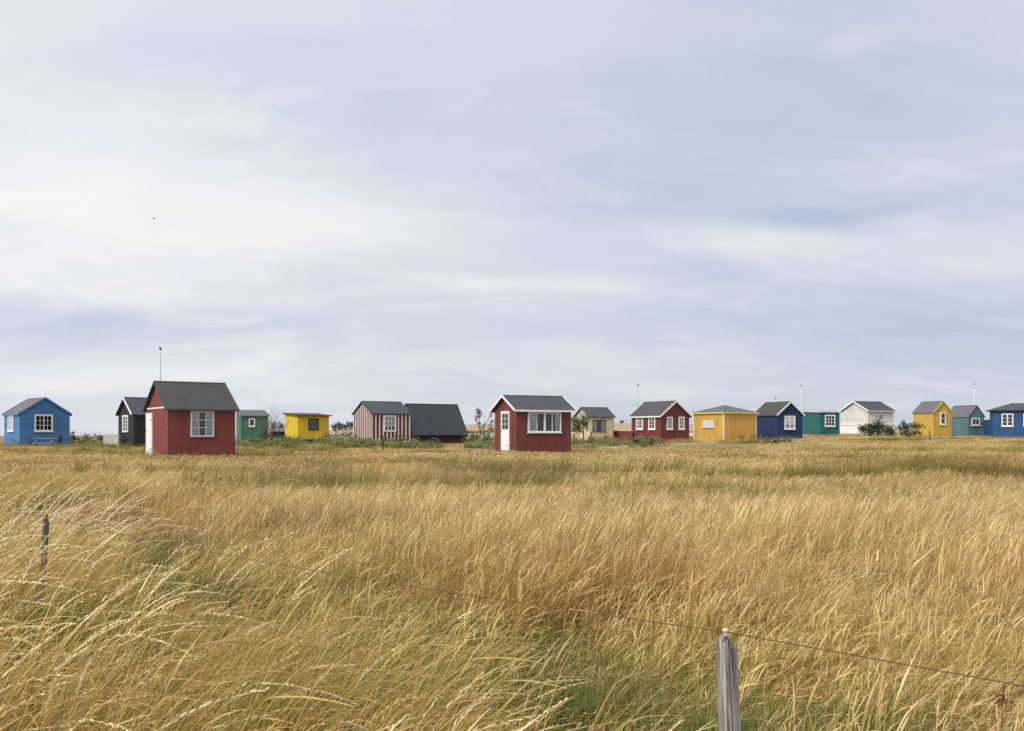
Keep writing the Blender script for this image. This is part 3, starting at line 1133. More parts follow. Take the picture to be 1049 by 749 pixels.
def scatter(name, label, kind, P, S, R, T):
    """P points, S scale (n,3), R euler (n,3), T tint (n,3)"""
    pr = protos(kind)
    me = bpy.data.meshes.new(name)
    n = len(P)
    me.vertices.add(n)
    me.vertices.foreach_set('co', P.astype(np.float32).ravel())
    for nm, ty, arr, key in (('scl', 'FLOAT_VECTOR', S, 'vector'), ('rot', 'FLOAT_VECTOR', R, 'vector')):
        a = me.attributes.new(nm, ty, 'POINT')
        a.data.foreach_set(key, arr.astype(np.float32).ravel())
    a = me.attributes.new('tint', 'FLOAT_COLOR', 'POINT')
    T4 = np.ones((n, 4), np.float32)
    T4[:, :3] = T
    a.data.foreach_set('color', T4.ravel())
    a = me.attributes.new('pick', 'INT', 'POINT')
    a.data.foreach_set('value', RNG.integers(0, len(pr), n).astype(np.int32))
    o = bpy.data.objects.new(name, me)
    COL.objects.link(o)
    tag(o, label, None, None, 'stuff')
    ng = bpy.data.node_groups.new(name + '_nodes', 'GeometryNodeTree')
    ng.interface.new_socket('Geometry', in_out='INPUT', socket_type='NodeSocketGeometry')
    ng.interface.new_socket('Geometry', in_out='OUTPUT', socket_type='NodeSocketGeometry')
    gi, go = ng.nodes.new('NodeGroupInput'), ng.nodes.new('NodeGroupOutput')
    m2p = ng.nodes.new('GeometryNodeMeshToPoints')
    ng.links.new(gi.outputs[0], m2p.inputs[0])
    iop = ng.nodes.new('GeometryNodeInstanceOnPoints')
    ng.links.new(m2p.outputs[0], iop.inputs['Points'])
    jn = ng.nodes.new('GeometryNodeJoinGeometry')
    for p in pr:
        oi = ng.nodes.new('GeometryNodeObjectInfo')
        oi.inputs['Object'].default_value = p
        g2 = ng.nodes.new('GeometryNodeGeometryToInstance')
        ng.links.new(oi.outputs['Geometry'], g2.inputs[0])
        ng.links.new(g2.outputs[0], jn.inputs[0])
    ng.links.new(jn.outputs[0], iop.inputs['Instance'])
    iop.inputs['Pick Instance'].default_value = True

    def na(nm, ty):
        q = ng.nodes.new('GeometryNodeInputNamedAttribute')
        q.data_type = ty
        q.inputs['Name'].default_value = nm
        return q.outputs['Attribute']
    ng.links.new(na('pick', 'INT'), iop.inputs['Instance Index'])
    e2r = ng.nodes.new('FunctionNodeEulerToRotation')
    ng.links.new(na('rot', 'FLOAT_VECTOR'), e2r.inputs[0])
    ng.links.new(e2r.outputs[0], iop.inputs['Rotation'])
    ng.links.new(na('scl', 'FLOAT_VECTOR'), iop.inputs['Scale'])
    ng.links.new(iop.outputs[0], go.inputs[0])
    md = o.modifiers.new('grass', 'NODES')
    md.node_group = ng
    return o


def wedge(y0, y1, dens, k=.56, m=2.5):
    area = (y1 - y0) * ((k * y0 + m) + (k * y1 + m))
    n = int(area * dens)
    y = y0 + (y1 - y0) * RNG.random(n * 2)
    keep = RNG.random(n * 2) < (k * y + m) / (k * y1 + m)
    y = y[keep][:n]
    x = (RNG.random(len(y)) * 2 - 1) * (k * y + m)
    return x, y


def free(x, y, pad=.0):
    ok = np.ones(len(x), bool)
    for cx, cy, p, hb, ha in FOOT:
        dx, dy = x - cx, y - cy
        u = dx * math.cos(p) + dy * math.sin(p)
        v = -dx * math.sin(p) + dy * math.cos(p)
        ok &= ~((np.abs(u) < hb + pad) & (np.abs(v) < ha + pad))
    tyy = np.interp(x, tx, tyS, left=-99, right=-99)
    ok &= ~(np.abs(y - tyy) < 1.0)
    return ok


def pxpt(px, py, zm=.35):
    D = FOC * (CAMZ - zm) / (py - HY)
    return wx(px, D), D


# patches of greener growth, placed where they grow on the meadow (x, y, rx, ry, strength)
PATCH = []
for px, py, rx, ry, s_ in ((120, 521, 1.5, .7, .8), (190, 522, 1.0, .5, .5), (80, 466, 6, 3, .5), (270, 470, 6, 2, .4), (965, 491, 2.0, 1.5, 1.2), (1020, 494, 1.6, 1.3, 1.1), (730, 495, 2.0, .9, .6), (690, 490, 1.0, .6, .4), (620, 492, 1.4, .7, .35),
                           (860, 493, 2.4, 1.0, .65), (830, 625, .9, .5, .3), (900, 600, .9, .5, .25), (500, 520, 1.5, .8, .2), (940, 470, 8, 3, .35)):
    X_, Y_ = pxpt(px, py)
    PATCH.append((X_, Y_, rx, ry, s_))


def greenness(x, y):
    g = np.zeros_like(x)
    wob = (fbm(x, y, 1.3, 3, 8) - .5) * 1.6
    for cx, cy, rx, ry, s in PATCH:
        d = ((x - cx) / rx) ** 2 + ((y - cy) / ry) ** 2
        g = np.maximum(g, s * np.clip(1.35 - d + wob, 0, 1))
    n = fbm(x, y, 5.5, 21, 4)
    g = np.maximum(g, np.clip((n - .61) * 5, 0, .42) * np.interp(y, [8, 14, 40, 50], [1, .45, .45, 1]))
    # greener strip beyond the fence
    d = band(x, y)
    g = np.maximum(g, np.clip(1.30 - np.abs(d + .3) / 1.0 + wob * 1.3, 0, 1) * np.clip((12.5 - y) / 2, 0, 1))
    g = np.maximum(g, np.where((d < -.3) & (y < 9), np.clip((fbm(x, y, 1.0, 44, 19) - .47) * 6, 0, .5), 0))
    # herb growth round the huts
    hutd = np.full_like(x, 99.)
    for cx, cy, p, hb, ha in FOOT[:7]:
        hutd = np.minimum(hutd, np.hypot(x - cx, y - cy) - max(hb, ha))
    g = np.maximum(g, np.clip(.55 - hutd / 5 + wob * .5, 0, .6))
    return g


def band(x, y):
    """signed distance from the line of the green strip; positive is further out in the field"""
    ax, ay, bx, by = .55, 4.55, -3.2, 9.4
    L_ = math.hypot(bx - ax, by - ay)
    return ((x - ax) * (ay - by) + (y - ay) * (bx - ax)) / L_ * -1


if band(np.array([3.]), np.array([20.]))[0] < 0:
    _b0 = band

    def band(x, y):
        return -_b0(x, y)


def tint(x, y):
    n1 = fbm(x * .7, y, 3.4, 2, 17)
    n2 = fbm(x * .7, y, 7.0, 33, 6)
    n3 = fbm(x, y, 1.1, 12, 40)
    n4 = fbm(x * .6, y, 3.0, 45, 28)
    t = np.ones((len(x), 3))
    red = np.clip((n1 - .51) * 5, 0, 1)[:, None]
    yel = np.clip((n2 - .50) * 6, 0, 1)[:, None] * (1 - red)
    pal = np.clip((n4 - .54) * 6, 0, 1)[:, None]
    t = t * (1 - red) + np.array([.82, .73, .66]) * red
    t = t * (1 - yel) + yel * np.array([.92, .95, .72])
    t = t * (1 - .6 * pal) + .6 * pal * np.array([1.10, 1.09, 1.10])
    t *= (.74 + .52 * n3)[:, None]
    t *= (.9 + .2 * RNG.random(len(x)))[:, None]
    return t


def put(name, label, kind, x, y, hs, ws, tn, leanx=0.0):
    n = len(x)
    z = terrain(x, y) - .02
    P = np.stack([x, y, z], -1)
    hh = hs * (.8 + .4 * RNG.random(n))
    S = np.stack([ws * (.85 + .3 * RNG.random(n)), ws * (.85 + .3 * RNG.random(n)), hh], -1)
    R = np.stack([RNG.normal(size=n) * .06, leanx + RNG.normal(size=n) * .07, RNG.normal(size=n) * .45], -1)
    scatter(name, label, kind, P, S, R, tn)
    print('scatter', name, n)


# field: golden grass
bx, by, bs = [], [], []
x1, y1 = wedge(3.2, 9, 105, .58, 1.6)
x2, y2 = wedge(9, 16, 62, .56, 2)
x3, y3 = wedge(16, 30, 30, .56, 2.5)
x = np.concatenate([x1, x2, x3])
y = np.concatenate([y1, y2, y3])
d = band(x, y)
g = greenness(x, y)
keep = (d > .1) & (RNG.random(len(x)) > g * .96)
x, y, d = x[keep], y[keep], d[keep]
hs = .42 + 1.0 * fbm(x, y, 2.4, 7, 3) + .12 * RNG.random(len(x))
hs *= np.interp(y, [7, 12, 20, 30], [1.02, .84, .66, .58]) * (1 - .38 * np.clip(greenness(x, y) * 1.4 - .2, 0, 1))
hs *= np.clip(.40 + d * .38, .40, 1.0)
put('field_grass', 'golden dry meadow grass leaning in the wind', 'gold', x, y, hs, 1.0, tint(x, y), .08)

x, y = wedge(2.6, 12, 26, .58, 1.6)
d = band(x, y)
k = (d > -1.5) & (d < .4) & (fbm(x, y, .8, 31, 2) > .46)
x, y = x[k], y[k]
put('sparse_straw', 'thin dry straw standing in the green strip by the fence', 'gold', x, y, .55 + .3 * RNG.random(len(x)), 1.0, tint(x, y), .10)

x4, y4 = wedge(28, 48, 15, .56, 3)
x5, y5 = wedge(48, 75, 9, .56, 4)
x6, y6 = wedge(75, 118, 5, .56, 5)
x = np.concatenate([x4, x5, x6])
y = np.concatenate([y4, y5, y6])
g = greenness(x, y)
keep = free(x, y) & (RNG.random(len(x)) > g * .85)
x, y = x[keep], y[keep]
hs = .30 + .85 * fbm(x, y, 4, 7, 3)
hs *= np.interp(y, [28, 36, 44, 60], [.95, .62, .55, .62])
tyy = np.interp(x, tx, tyS, left=-99, right=-99)
hs *= np.where((y < tyy) & (y > tyy - 9), .42, 1)
put('distant_field_grass', 'golden dry grass spreading out to the huts', 'far', x, y, hs, 1.15, tint(x, y), .06)

# green grass
x1, y1 = wedge(2.6, 12, 80, .58, 1.6)
x2, y2 = wedge(12, 30, 22, .56, 2)
x3, y3 = wedge(30, 110, 5, .56, 4)
x = np.concatenate([x1, x2, x3])
y = np.concatenate([y1, y2, y3])
d = band(x, y)
g = greenness(x, y)
keep = (RNG.random(len(x)) < g) & free(x, y)
x, y, d = x[keep], y[keep], d[keep]
hs = .75 + .5 * RNG.random(len(x))
hs = np.where((y < 12) & (np.abs(d + .2) < 1.5), hs * .80, hs)
hs = np.where((y < 9) & (d < -1.3), hs * 1.25, hs)
hs = np.where((y > 14) & (y <= 34), hs * 1.35, hs)
hs = np.where(y > 34, hs * .95, hs)
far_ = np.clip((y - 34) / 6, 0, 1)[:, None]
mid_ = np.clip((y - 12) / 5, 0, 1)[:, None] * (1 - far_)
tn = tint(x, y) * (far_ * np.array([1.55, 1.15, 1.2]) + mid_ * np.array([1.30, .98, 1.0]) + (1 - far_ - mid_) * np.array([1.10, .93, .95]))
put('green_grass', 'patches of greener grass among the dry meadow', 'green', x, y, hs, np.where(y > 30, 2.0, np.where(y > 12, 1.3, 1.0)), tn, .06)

# tall pale grass of the verge, on the near side of the fence
def verge_pts(n):
    x = -5.4 + 8.6 * RNG.random(n)
    y = 1.8 + 6.8 * RNG.random(n)
    d = band(x, y)
    k = (d < -1.25 + .9 * (fbm(x, y, 1.2, 8, 8) - .5)) & (np.abs(x) < .58 * y + .8)
    return x[k], y[k]


x, y = verge_pts(3300)
fl = fbm(x, y, 1.1, 51, 13)
k = RNG.random(len(x)) < np.where(x > .35, .40, .85) * np.clip((fl - .36) * 7, .12, 1)
x, y, fl = x[k], y[k], fl[k]
hs = np.interp(x, [-3.6, -2.4, -1.4, -.5, .3, 1.2], [1.12, 1.05, .98, .92, .82, .72]) * (.55 + .85 * fl)
gr = np.clip((fbm(x, y, .9, 5, 71) - .5) * 5, 0, 1)[:, None]
tn = tint(x, y) * ((1 - gr) + gr * np.array([.78, .88, .70]))
put('verge_grass', 'arching straw and olive coloured grass of the foreground verge', 'verge', x, y, hs, 1.0, tn * np.array([1.10, 1.02, .86]), .10)

x, y = verge_pts(2600)
fl = fbm(x, y, 1.3, 9, 77)
k = RNG.random(len(x)) < np.interp(x, [-4, -1.6, -.4, .3, .8, 2], [.85, .75, .50, .26, .14, .12]) * np.clip((fl - .30) * 4, 0, 1)
x, y, fl = x[k], y[k], fl[k]
hs = np.interp(x, [-3.6, -2.4, -1.4, -.5, .3, 1.2], [1.20, 1.06, .92, .90, .88, .80]) * (.80 + .35 * fl)
x2, y2 = wedge(6.5, 20, 7, .56, 1)
f2 = fbm(x2, y2, 2.2, 61, 23)
k = (band(x2, y2) > .7) & (f2 > .585)
x2, y2 = x2[k], y2[k]
hs = np.minimum(hs, 1.10)
x, y = np.concatenate([x, x2]), np.concatenate([y, y2])
hs = np.concatenate([hs, .60 + .16 * RNG.random(len(x2))])
put('tall_seed_grass', 'tall pale seed stalks bent to the right by the wind', 'stalk', x, y, hs, 1.0, tint(x, y) ** .5 * 1.02, .06)

# herbs round the huts
xs, ys = [], []
for (px0, px1, D0, D1, n) in ((243, 300, 60, 72, 230), (285, 345, 68, 79, 140), (340, 425, 63, 70, 220), (478, 508, 60, 76, 110), (586, 632, 67, 75, 110), (72, 120, 60, 84, 110), (0, 16, 58, 70, 12), (640, 680, 66, 74, 25), (150, 240, 41, 46, 0)):
    Dv = D0 + (D1 - D0) * RNG.random(n)
    pv = px0 + (px1 - px0) * RNG.random(n)
    xs.append((pv - CX) / FOC * Dv)
    ys.append(Dv)
x, y = np.concatenate(xs), np.concatenate(ys)
keep = free(x, y, .15) & (RNG.random(len(x)) < np.clip((fbm(x, y, 1.8, 14, 3) - .28) * 3.2, .1, 1))
x, y = x[keep], y[keep]
tn = np.array([2.0, 1.5, 1.7]) * (.75 + .5 * RNG.random(len(x)))[:, None]
put('weeds', 'green weeds and nettles growing round the huts', 'weed', x, y, .42 + .62 * RNG.random(len(x)) ** 1.5, 1.15, tn)


# ------------------------------------------------------------------ bushes and trees
LEAF = mat_leaf('bush_leaves', transl=.2)
BARK = mat_plain('bark', (.10, .075, .055), .35, 12, .9, .1)
BARKPALE = mat_plain('pale_bark', (.24, .17, .11), .35, 12, .9, .1)
TWIG = mat_plain('reddish_twigs', (.17, .105, .085), .3, 9, .9, .1)


def leaf_cloud(lobes, n, size, cols, seed, flat=0.0):
    """lobes: (x,y,z,rx,ry,rz); leaves sit in clumps inside the lobes"""
    r = np.random.default_rng(seed)
    V, F, C = [], [], []
    wts = np.array([l[3] * l[4] * l[5] for l in lobes]) ** .7
    wts /= wts.sum()
    clumps = []
    for k in range(max(10, n // 22)):
        l = lobes[r.choice(len(lobes), p=wts)]
        v = r.normal(size=3)
        v /= np.linalg.norm(v)
        rad = .35 + .65 * r.random() ** .5
        clumps.append((np.array(l[:3]) + v * np.array(l[3:]) * rad, .22 * min(l[3:]) + size * 1.2, np.array(cols[r.integers(len(cols))]) * (.7 + .6 * r.random())))
    for i in range(n):
        c0, cr, cc = clumps[r.integers(len(clumps))]
        p = c0 + r.normal(size=3) * cr * .6
        if p[2] < .02:
            p[2] = .02 + .1 * r.random()
        d = r.normal(size=3)
        d /= np.linalg.norm(d)
        sd = np.cross(d, r.normal(size=3))
        sd /= np.linalg.norm(sd) + 1e-9
        ln = size * (.6 + .8 * r.random())
        ww = ln * .32
        c = cc * (.85 + .3 * r.random())
        k = len(V)
        V.extend((p - d * ln / 2, p + sd * ww, p + d * ln / 2, p - sd * ww))
        C.extend((c,) * 4)
        F.append((k, k + 1, k + 2, k + 3))
    return np.array(V), F, np.array(C)


def branchy(m, p, d, ln, r, depth, rnd, out, bend=(0, 0, 0), sides=5, spread=.7):
    pts, rad = [Vector(p)], [r]
    d = Vector(d).normalized()
    n = 4
    for i in range(n):
        d = (d + Vector((rnd.gauss(0, .16), rnd.gauss(0, .16), rnd.gauss(0, .10))) + Vector(bend) * .16).normalized()
        pts.append(pts[-1] + d * ln / n)
        rad.append(r * (1 - .5 * (i + 1) / n))
    m.tube(pts, rad, sides)
    out.append(tuple(pts[-1]))
    if depth > 0:
        for k in range(rnd.choice((2, 3))):
            q = pts[rnd.choice((2, 3, 4))]
            nd = (d + Vector((rnd.gauss(0, spread), rnd.gauss(0, spread), rnd.gauss(.1, spread * .6)))).normalized()
            branchy(m, q, nd, ln * rnd.uniform(.5, .75), r * .5, depth - 1, rnd, out, bend, max(3, sides - 1), spread)


def bush(name, label, cat, x, y, lobes, n, size, cols, seed, stems=5, group=None, stemmat=BARK, sth=.6):
    z = tz(x, y)
    root = empty(name, (x, y, z), 0, label, cat, group)
    V, F, C = leaf_cloud(lobes, n, size, cols, seed)
    me = set_mesh('foliage', V, F, C, LEAF)
    o = bpy.data.objects.new('foliage', me)
    COL.objects.link(o)
    o.parent = root
    m = MB()
    rnd = random.Random(seed)
    for k in range(stems):
        l = lobes[k % len(lobes)]
        bx_, by_ = rnd.uniform(-.15, .15), rnd.uniform(-.15, .15)
        m.tube([(bx_, by_, -.2), (bx_ * .6 + l[0] * .5, by_ + l[1] * .5, l[2] * .5), (l[0] + rnd.uniform(-.1, .1), l[1], l[2] + l[5] * .3)], [.04, .03, .012], 5)
    m.build('stem', stemmat, root)
    return root


GB = 'bushes growing among the huts'
DG = [(.055, .075, .032), (.04, .055, .028), (.075, .095, .04), (.05, .06, .035)]
MG = [(.10, .15, .05), (.075, .12, .04), (.14, .18, .065), (.12, .15, .06)]
OG = [(.10, .11, .05), (.13, .13, .06), (.085, .09, .045)]

D = 92
bush('dark_bush', 'broad dark green bush with upright shoots in front of the white hut', 'bush', wx(898, D), D,
     [(-.9, 0, .75, .8, .5, .42), (.1, 0, .95, .75, .5, .6), (.9, 0, .7, .6, .5, .45), (-1.35, 0, .95, .35, .3, .14), (.2, 0, 1.6, .05, .05, .3), (.62, 0, 1.5, .05, .05, .28), (-.5, 0, 1.15, .7, .4, .22), (1.4, .1, .45, .4, .4, .35)], 3600, .11, DG + [(.085, .105, .05)], 3, 9, GB)
D = 84
bush('windswept_bush', 'dark windswept bush with a flat branch reaching across the ochre hut', 'bush', wx(930, D), D,
     [(-.2, 0, .85, .55, .4, .5), (.5, 0, 1.15, .55, .35, .22), (1.1, 0, 1.12, .45, .25, .12), (.1, 0, .5, .6, .4, .3), (-.3, 0, 1.45, .06, .06, .25), (-.45, 0, 1.1, .35, .3, .25), (.75, 0, .6, .4, .3, .15)], 1800, .10, DG + OG, 4, 9, GB)
D = 63
bush('bush', 'rounded grey green bush in front of the low black hut wall', 'bush', wx(443, D), D, [(0, 0, .42, .55, .45, .42), (-.4, 0, .3, .4, .4, .3), (.45, 0, .3, .35, .4, .28)], 900, .09, [(.15, .19, .085), (.11, .15, .06), (.18, .21, .10)], 5, 6, GB)
D = 66
bush('bush', 'leafy green bush hiding the foot of the striped hut', 'bush', wx(411, D), D, [(-.8, 0, .45, .6, .4, .45), (0, 0, .55, .5, .4, .55), (.7, 0, .4, .6, .4, .4)], 1000, .10, MG, 6, 7, GB)
D = 74
bush('bush', 'low spreading green bush between the yellow hut and the striped hut', 'bush', wx(353, D), D, [(-.7, 0, .5, .8, .5, .5), (.5, 0, .6, .8, .5, .6), (1.2, .3, .4, .6, .5, .4), (-1.3, 0, .4, .4, .4, .4)], 1300, .11, MG + OG, 7, 6, GB)
D = 70
bush('bush', 'low green bush at the left foot of the lemon yellow hut', 'bush', wx(287, D), D, [(-.8, 0, .5, .8, .5, .5), (.5, 0, .45, .7, .5, .42), (-1.8, 0, .4, .6, .4, .4)], 1300, .11, MG, 8, 6, GB)
D = 66
bush('bush', 'small dark bush in the grass right of the bright blue hut', 'bush', wx(92, D), D, [(-.3, 0, .3, .4, .4, .3), (.25, 0, .25, .35, .4, .25)], 600, .08, DG + MG, 9, 5, GB)
D = 70
bush('bush', 'narrow pointed dark shrub against the right corner of the bright blue hut', 'bush', wx(75.5, D), D, [(0, 0, .5, .3, .3, .55), (-.05, 0, 1.05, .14, .14, .45), (.35, 0, .6, .3, .3, .4)], 700, .08, DG, 10, 5, GB)
D = 92
bush('bush', 'olive green hedge like bush left of the low white boarding', 'bush', wx(97, D), D, [(-.9, 0, .5, .8, .5, .5), (.2, 0, .55, .8, .5, .5), (1.0, 0, .6, .6, .5, .5)], 1200, .11, OG + MG, 11, 6, GB)
D = 76
bush('bush', 'green bushes under the bare tree left of the dark red hut', 'bush', wx(492, D), D, [(-.7, 0, .6, .7, .5, .6), (.3, 0, .7, .8, .5, .65), (1.1, 0, .6, .6, .5, .6), (-.2, -.4, .4, .9, .5, .4)], 1700, .12, MG, 12, 6, GB)
D = 69
bush('bush', 'dead brownish tangle at the foot of the red hut with paired windows', 'bush', wx(662, D), D, [(-.4, 0, .30, .7, .4, .26), (.6, 0, .28, .6, .4, .22)], 700, .10, [(.09, .08, .05), (.14, .12, .07), (.06, .06, .04)], 13, 7, GB)
D = 72
bush('bush', 'rusty brown dock plant in front of the orange yellow hut', 'bush', wx(759.5, D), D, [(0, 0, .35, .14, .14, .35), (.1, 0, .65, .06, .06, .2), (.5, 0, .12, .6, .2, .1)], 260, .07, [(.11, .05, .03), (.14, .08, .04), (.09, .06, .035)], 14, 3, GB)
D = 71
bush('bush', 'low grey green growth at the foot of the navy blue hut', 'bush', wx(788, D), D, [(-.8, 0, .35, .6, .4, .35), (.2, 0, .25, .6, .4, .25), (1.1, 0, .25, .6, .4, .22)], 700, .10, [(.10, .11, .08), (.13, .13, .07), (.08, .09, .05)], 15, 6, GB)

# bare twiggy bush before the green hut
D = 70
x_, y_ = wx(271, D), D
root = empty('twiggy_bush', (x_, y_, tz(x_, y_)), 0, 'bare reddish brown twiggy bush in front of the small green hut', 'bush', GB)
rnd = random.Random(21)
for k in range(14):
    m = MB()
    tips = []
    a = rnd.uniform(0, 2 * PI)
    branchy(m, (rnd.uniform(-.5, .4), rnd.uniform(-.2, .2), -.1), (math.cos(a) * .3 + .12, math.sin(a) * .25, 1), rnd.uniform(1.2, 1.9), .022, 3, rnd, tips, (.05, 0, .4), 4, .42)
    m.build('twigs', TWIG, root)

# bare windswept tree left of the centre hut
D = 74
x_, y_ = wx(490, D), D
root = empty('bare_tree', (x_, y_, tz(x_, y_)), 0, 'small bare windswept tree left of the dark red hut', 'tree')
rnd = random.Random(5)
m = MB()
m.tube([(0, 0, -.2), (.05, 0, .6), (.12, 0, 1.15), (.1, 0, 1.5)], [.085, .075, .06, .045], 7)
m.build('trunk', BARKPALE, root)
tips = []
m = MB()
for st, d_, ln in (((.1, 0, 1.45), (.25, .1, 1), .85), ((.12, 0, 1.2), (.9, 0, .75), .9), ((.12, 0, 1.1), (1.0, .1, .35), .9), ((.1, 0, 1.5), (-.5, -.2, .6), .5), ((.11, 0, 1.35), (.55, -.2, .9), .9)):
    branchy(m, st, d_, ln, .042, 2, rnd, tips, (.35, 0, .1), 5, .6)
m.build('limb', BARKPALE, root)
lob = [(t[0], t[1], t[2], .12, .12, .07) for t in tips if t[2] > 1.2]
V, F, C = leaf_cloud(lob, 420, .10, [(.06, .062, .05), (.09, .085, .065), (.045, .05, .04)], 77)
o = bpy.data.objects.new('foliage', set_mesh('foliage', V, F, C, LEAF))
COL.objects.link(o)
o.parent = root

# small tree before the cream hut
D = 70
x_, y_ = wx(597.5, D), D
root = empty('small_tree', (x_, y_, tz(x_, y_)), 0, 'small leafy tree with a slim trunk in front of the cream hut', 'tree')
m = MB()
m.tube([(0, 0, -.2), (.03, 0, .7), (-.02, 0, 1.3), (.05, 0, 1.9)], [.06, .05, .042, .025], 6)
m.build('trunk', BARK, root)
m = MB()
rnd = random.Random(8)
tips = []
for st, d_, ln in (((0, 0, 1.2), (-.7, 0, .6), .8), ((0, 0, 1.5), (.4, .1, .7), .6), ((0, 0, 1.0), (-.6, .1, .2), .5), ((.05, 0, 1.8), (-.3, 0, .6), .5)):
    branchy(m, st, d_, ln, .03, 2, rnd, tips, (0, 0, .1), 4, .6)
m.build('limb', BARK, root)
V, F, C = leaf_cloud([(-.5, 0, 1.75, .38, .35, .35), (.12, 0, 1.9, .3, .3, .35), (-.45, 0, 1.2, .28, .3, .25), (.2, 0, 1.4, .2, .2, .2), (-.62, 0, .85, .14, .14, .14), (-.25, 0, 1.6, .5, .35, .4)], 2600, .075, OG + [(.10, .12, .05), (.13, .15, .07), (.08, .10, .045)], 78)
o = bpy.data.objects.new('foliage', set_mesh('foliage', V, F, C, LEAF))
COL.objects.link(o)
o.parent = root


# far trees on the fields
def far_tree(px, py_top, wpx, D, seed, label, cols=DG):
    x, y = wx(px, D), D
    zg = max(float(hill_z(np.array([x]), np.array([y]))[0]), tz(x, y))
    H = wz(py_top, D) - zg
    W = wpx / FOC * D / 2
    root = empty('distant_tree', (x, y, zg), 0, label, 'tree', 'trees on the far fields')
    m = MB()
    m.tube([(0, 0, -.5), (0, 0, H * .35), (.1, 0, H * .6)], [W * .10, W * .08, W * .04], 6)
    m.build('trunk', BARK, root)
    r = random.Random(seed)
    lob = [(r.uniform(-.55, .55) * W, r.uniform(-.3, .3) * W, H * r.uniform(.42, .80), W * r.uniform(.35, .55), W * .4, H * r.uniform(.16, .26)) for k in range(6)] + [(0, 0, H * .4, W * .85, W * .5, H * .28), (0, 0, H * .2, W * .7, W * .5, H * .2)]
    V, F, C = leaf_cloud(lob, 900, W * .16, cols, seed)
    o = bpy.data.objects.new('crown', set_mesh('crown', V, F, C, LEAF))
    COL.objects.link(o)
    o.parent = root


FT = [(.06, .075, .05), (.05, .06, .042), (.08, .095, .06)]
for i, (px, pt, w, lb) in enumerate(((280, 430.5, 13, 'dark rounded tree seen between the small green hut and the yellow hut'), (288, 431.5, 10, 'dark tree touching the left edge of the lemon yellow hut'),
                                     (342, 434, 8, 'small distant tree just right of the lemon yellow hut'), (347.5, 431.5, 11, 'middle tree of the clump between the yellow and striped huts'),
                                     (359, 431, 11, 'dark distant tree touching the left edge of the striped hut'), (353.5, 434.5, 8, 'lowest small tree in the clump left of the striped hut'))):
    far_tree(px, pt, w, 430 + 7 * i, 60 + i, lb, FT)
far_tree(636.7, 430.6, 5, 540, 70, 'tiny lone tree on the skyline between the cream hut and the red hut', FT)
far_tree(268, 436, 12, 470, 71, 'low far tree glimpsed through the bare twiggy bush', FT)

# dark shed between the green and yellow huts
D = 110
x_, y_ = wx(286, D), D
zg = wz(448, D)
root = empty('shed', (x_, y_, zg), .3, 'low dark shed with grey roof glimpsed between the green and yellow huts', 'shed')
m = MB()
m.box(-.9, .9, -.8, .8, -.8, .62)
m.build('wall', BLACK, root)
m = MB()
m.slab([(-1.05, -.95, .66), (1.05, -.95, .66), (1.05, .95, .95), (-1.05, .95, .95)], .08)
m.build('roof', R_GREY, root)


# ------------------------------------------------------------------ flagpoles
def flagpole(px, ptop, pvis, D, label, r=.03, mat=WHITE):
    x, y = wx(px, D), D
    zg = tz(x, y)
    zt_ = wz(ptop, D)
    root = empty('flagpole', (x, y, zg), 0, label, 'flagpole', 'flagpoles behind the huts')
    m = MB()
    H = zt_ - zg
    m.tube([(0, 0, -.3), (0, 0, H * .5), (0, 0, H)], [r, r * .85, r * .55], 8)
    m.build('pole', mat, root, True)
    m = MB()
    m.tube([(0, 0, H), (0, 0, H + .04), (0, 0, H + .11), (0, 0, H + .15)], [.02, .075, .07, .015], 8)
    m.build('knob', DARKWOOD, root, True)
    m = MB()
    m.beam((r + .01, 0, .9), (r + .01, 0, 1.15), (0, 1, 0), .03, .02)
    m.build('cleat', METAL, root)


POLEGREY = mat_plain('grey_pole_paint', (.42, .42, .44), .1, 5, .5)
flagpole(164.3, 358.5, 392, 58, 'tall grey flagpole rising behind the large red hut', .045, POLEGREY)
flagpole(653.6, 395, 411, 92, 'thin grey flagpole above the roof of the red hut with paired windows', .035, POLEGREY)
flagpole(794.6, 408.8, 412, 98, 'flagpole whose dark knob just shows above the navy hut roof', .035)
flagpole(820.6, 396, 420, 104, 'thin white flagpole behind the gap between navy and teal huts', .022)
flagpole(998, 394.3, 416, 100, 'thin white flagpole above the muted teal blue hut', .024)


# ------------------------------------------------------------------ fences, boarding, stakes by the huts
def board_fence(name, label, px0, px1, D0, D1, ptop, mat, capmat, cat='fence', pitch=.14):
    x0, x1 = wx(px0, D0), wx(px1, D1)
    L_ = math.hypot(x1 - x0, D1 - D0)
    rz = math.atan2(D1 - D0, x1 - x0)
    zg = (tz(x0, D0) + tz(x1, D1)) / 2
    H = wz(ptop, (D0 + D1) / 2) - zg
    root = empty(name, ((x0 + x1) / 2, (D0 + D1) / 2, zg), rz, label, cat)
    m = MB()
    n = max(3, int(L_ / pitch))
    for i in range(n):
        a_, b_ = -L_ / 2 + L_ * i / n, -L_ / 2 + L_ * (i + 1) / n - .008
        m.box(a_, b_, -.011 + .004 * (i % 2), .011 + .004 * (i % 2), -.4, H - .035)
    m.build('boards', mat, root)
    m = MB()
    m.box(-L_ / 2, L_ / 2, -.05, .05, H - .03, H)
    m.build('cap_rail', capmat, root)
    for u in (-L_ / 2 + .06, L_ / 2 - .06):
        m = MB()
        m.box(u - .04, u + .04, .03, .11, -.5, H - .034)
        m.build('post', mat, root)
    return root


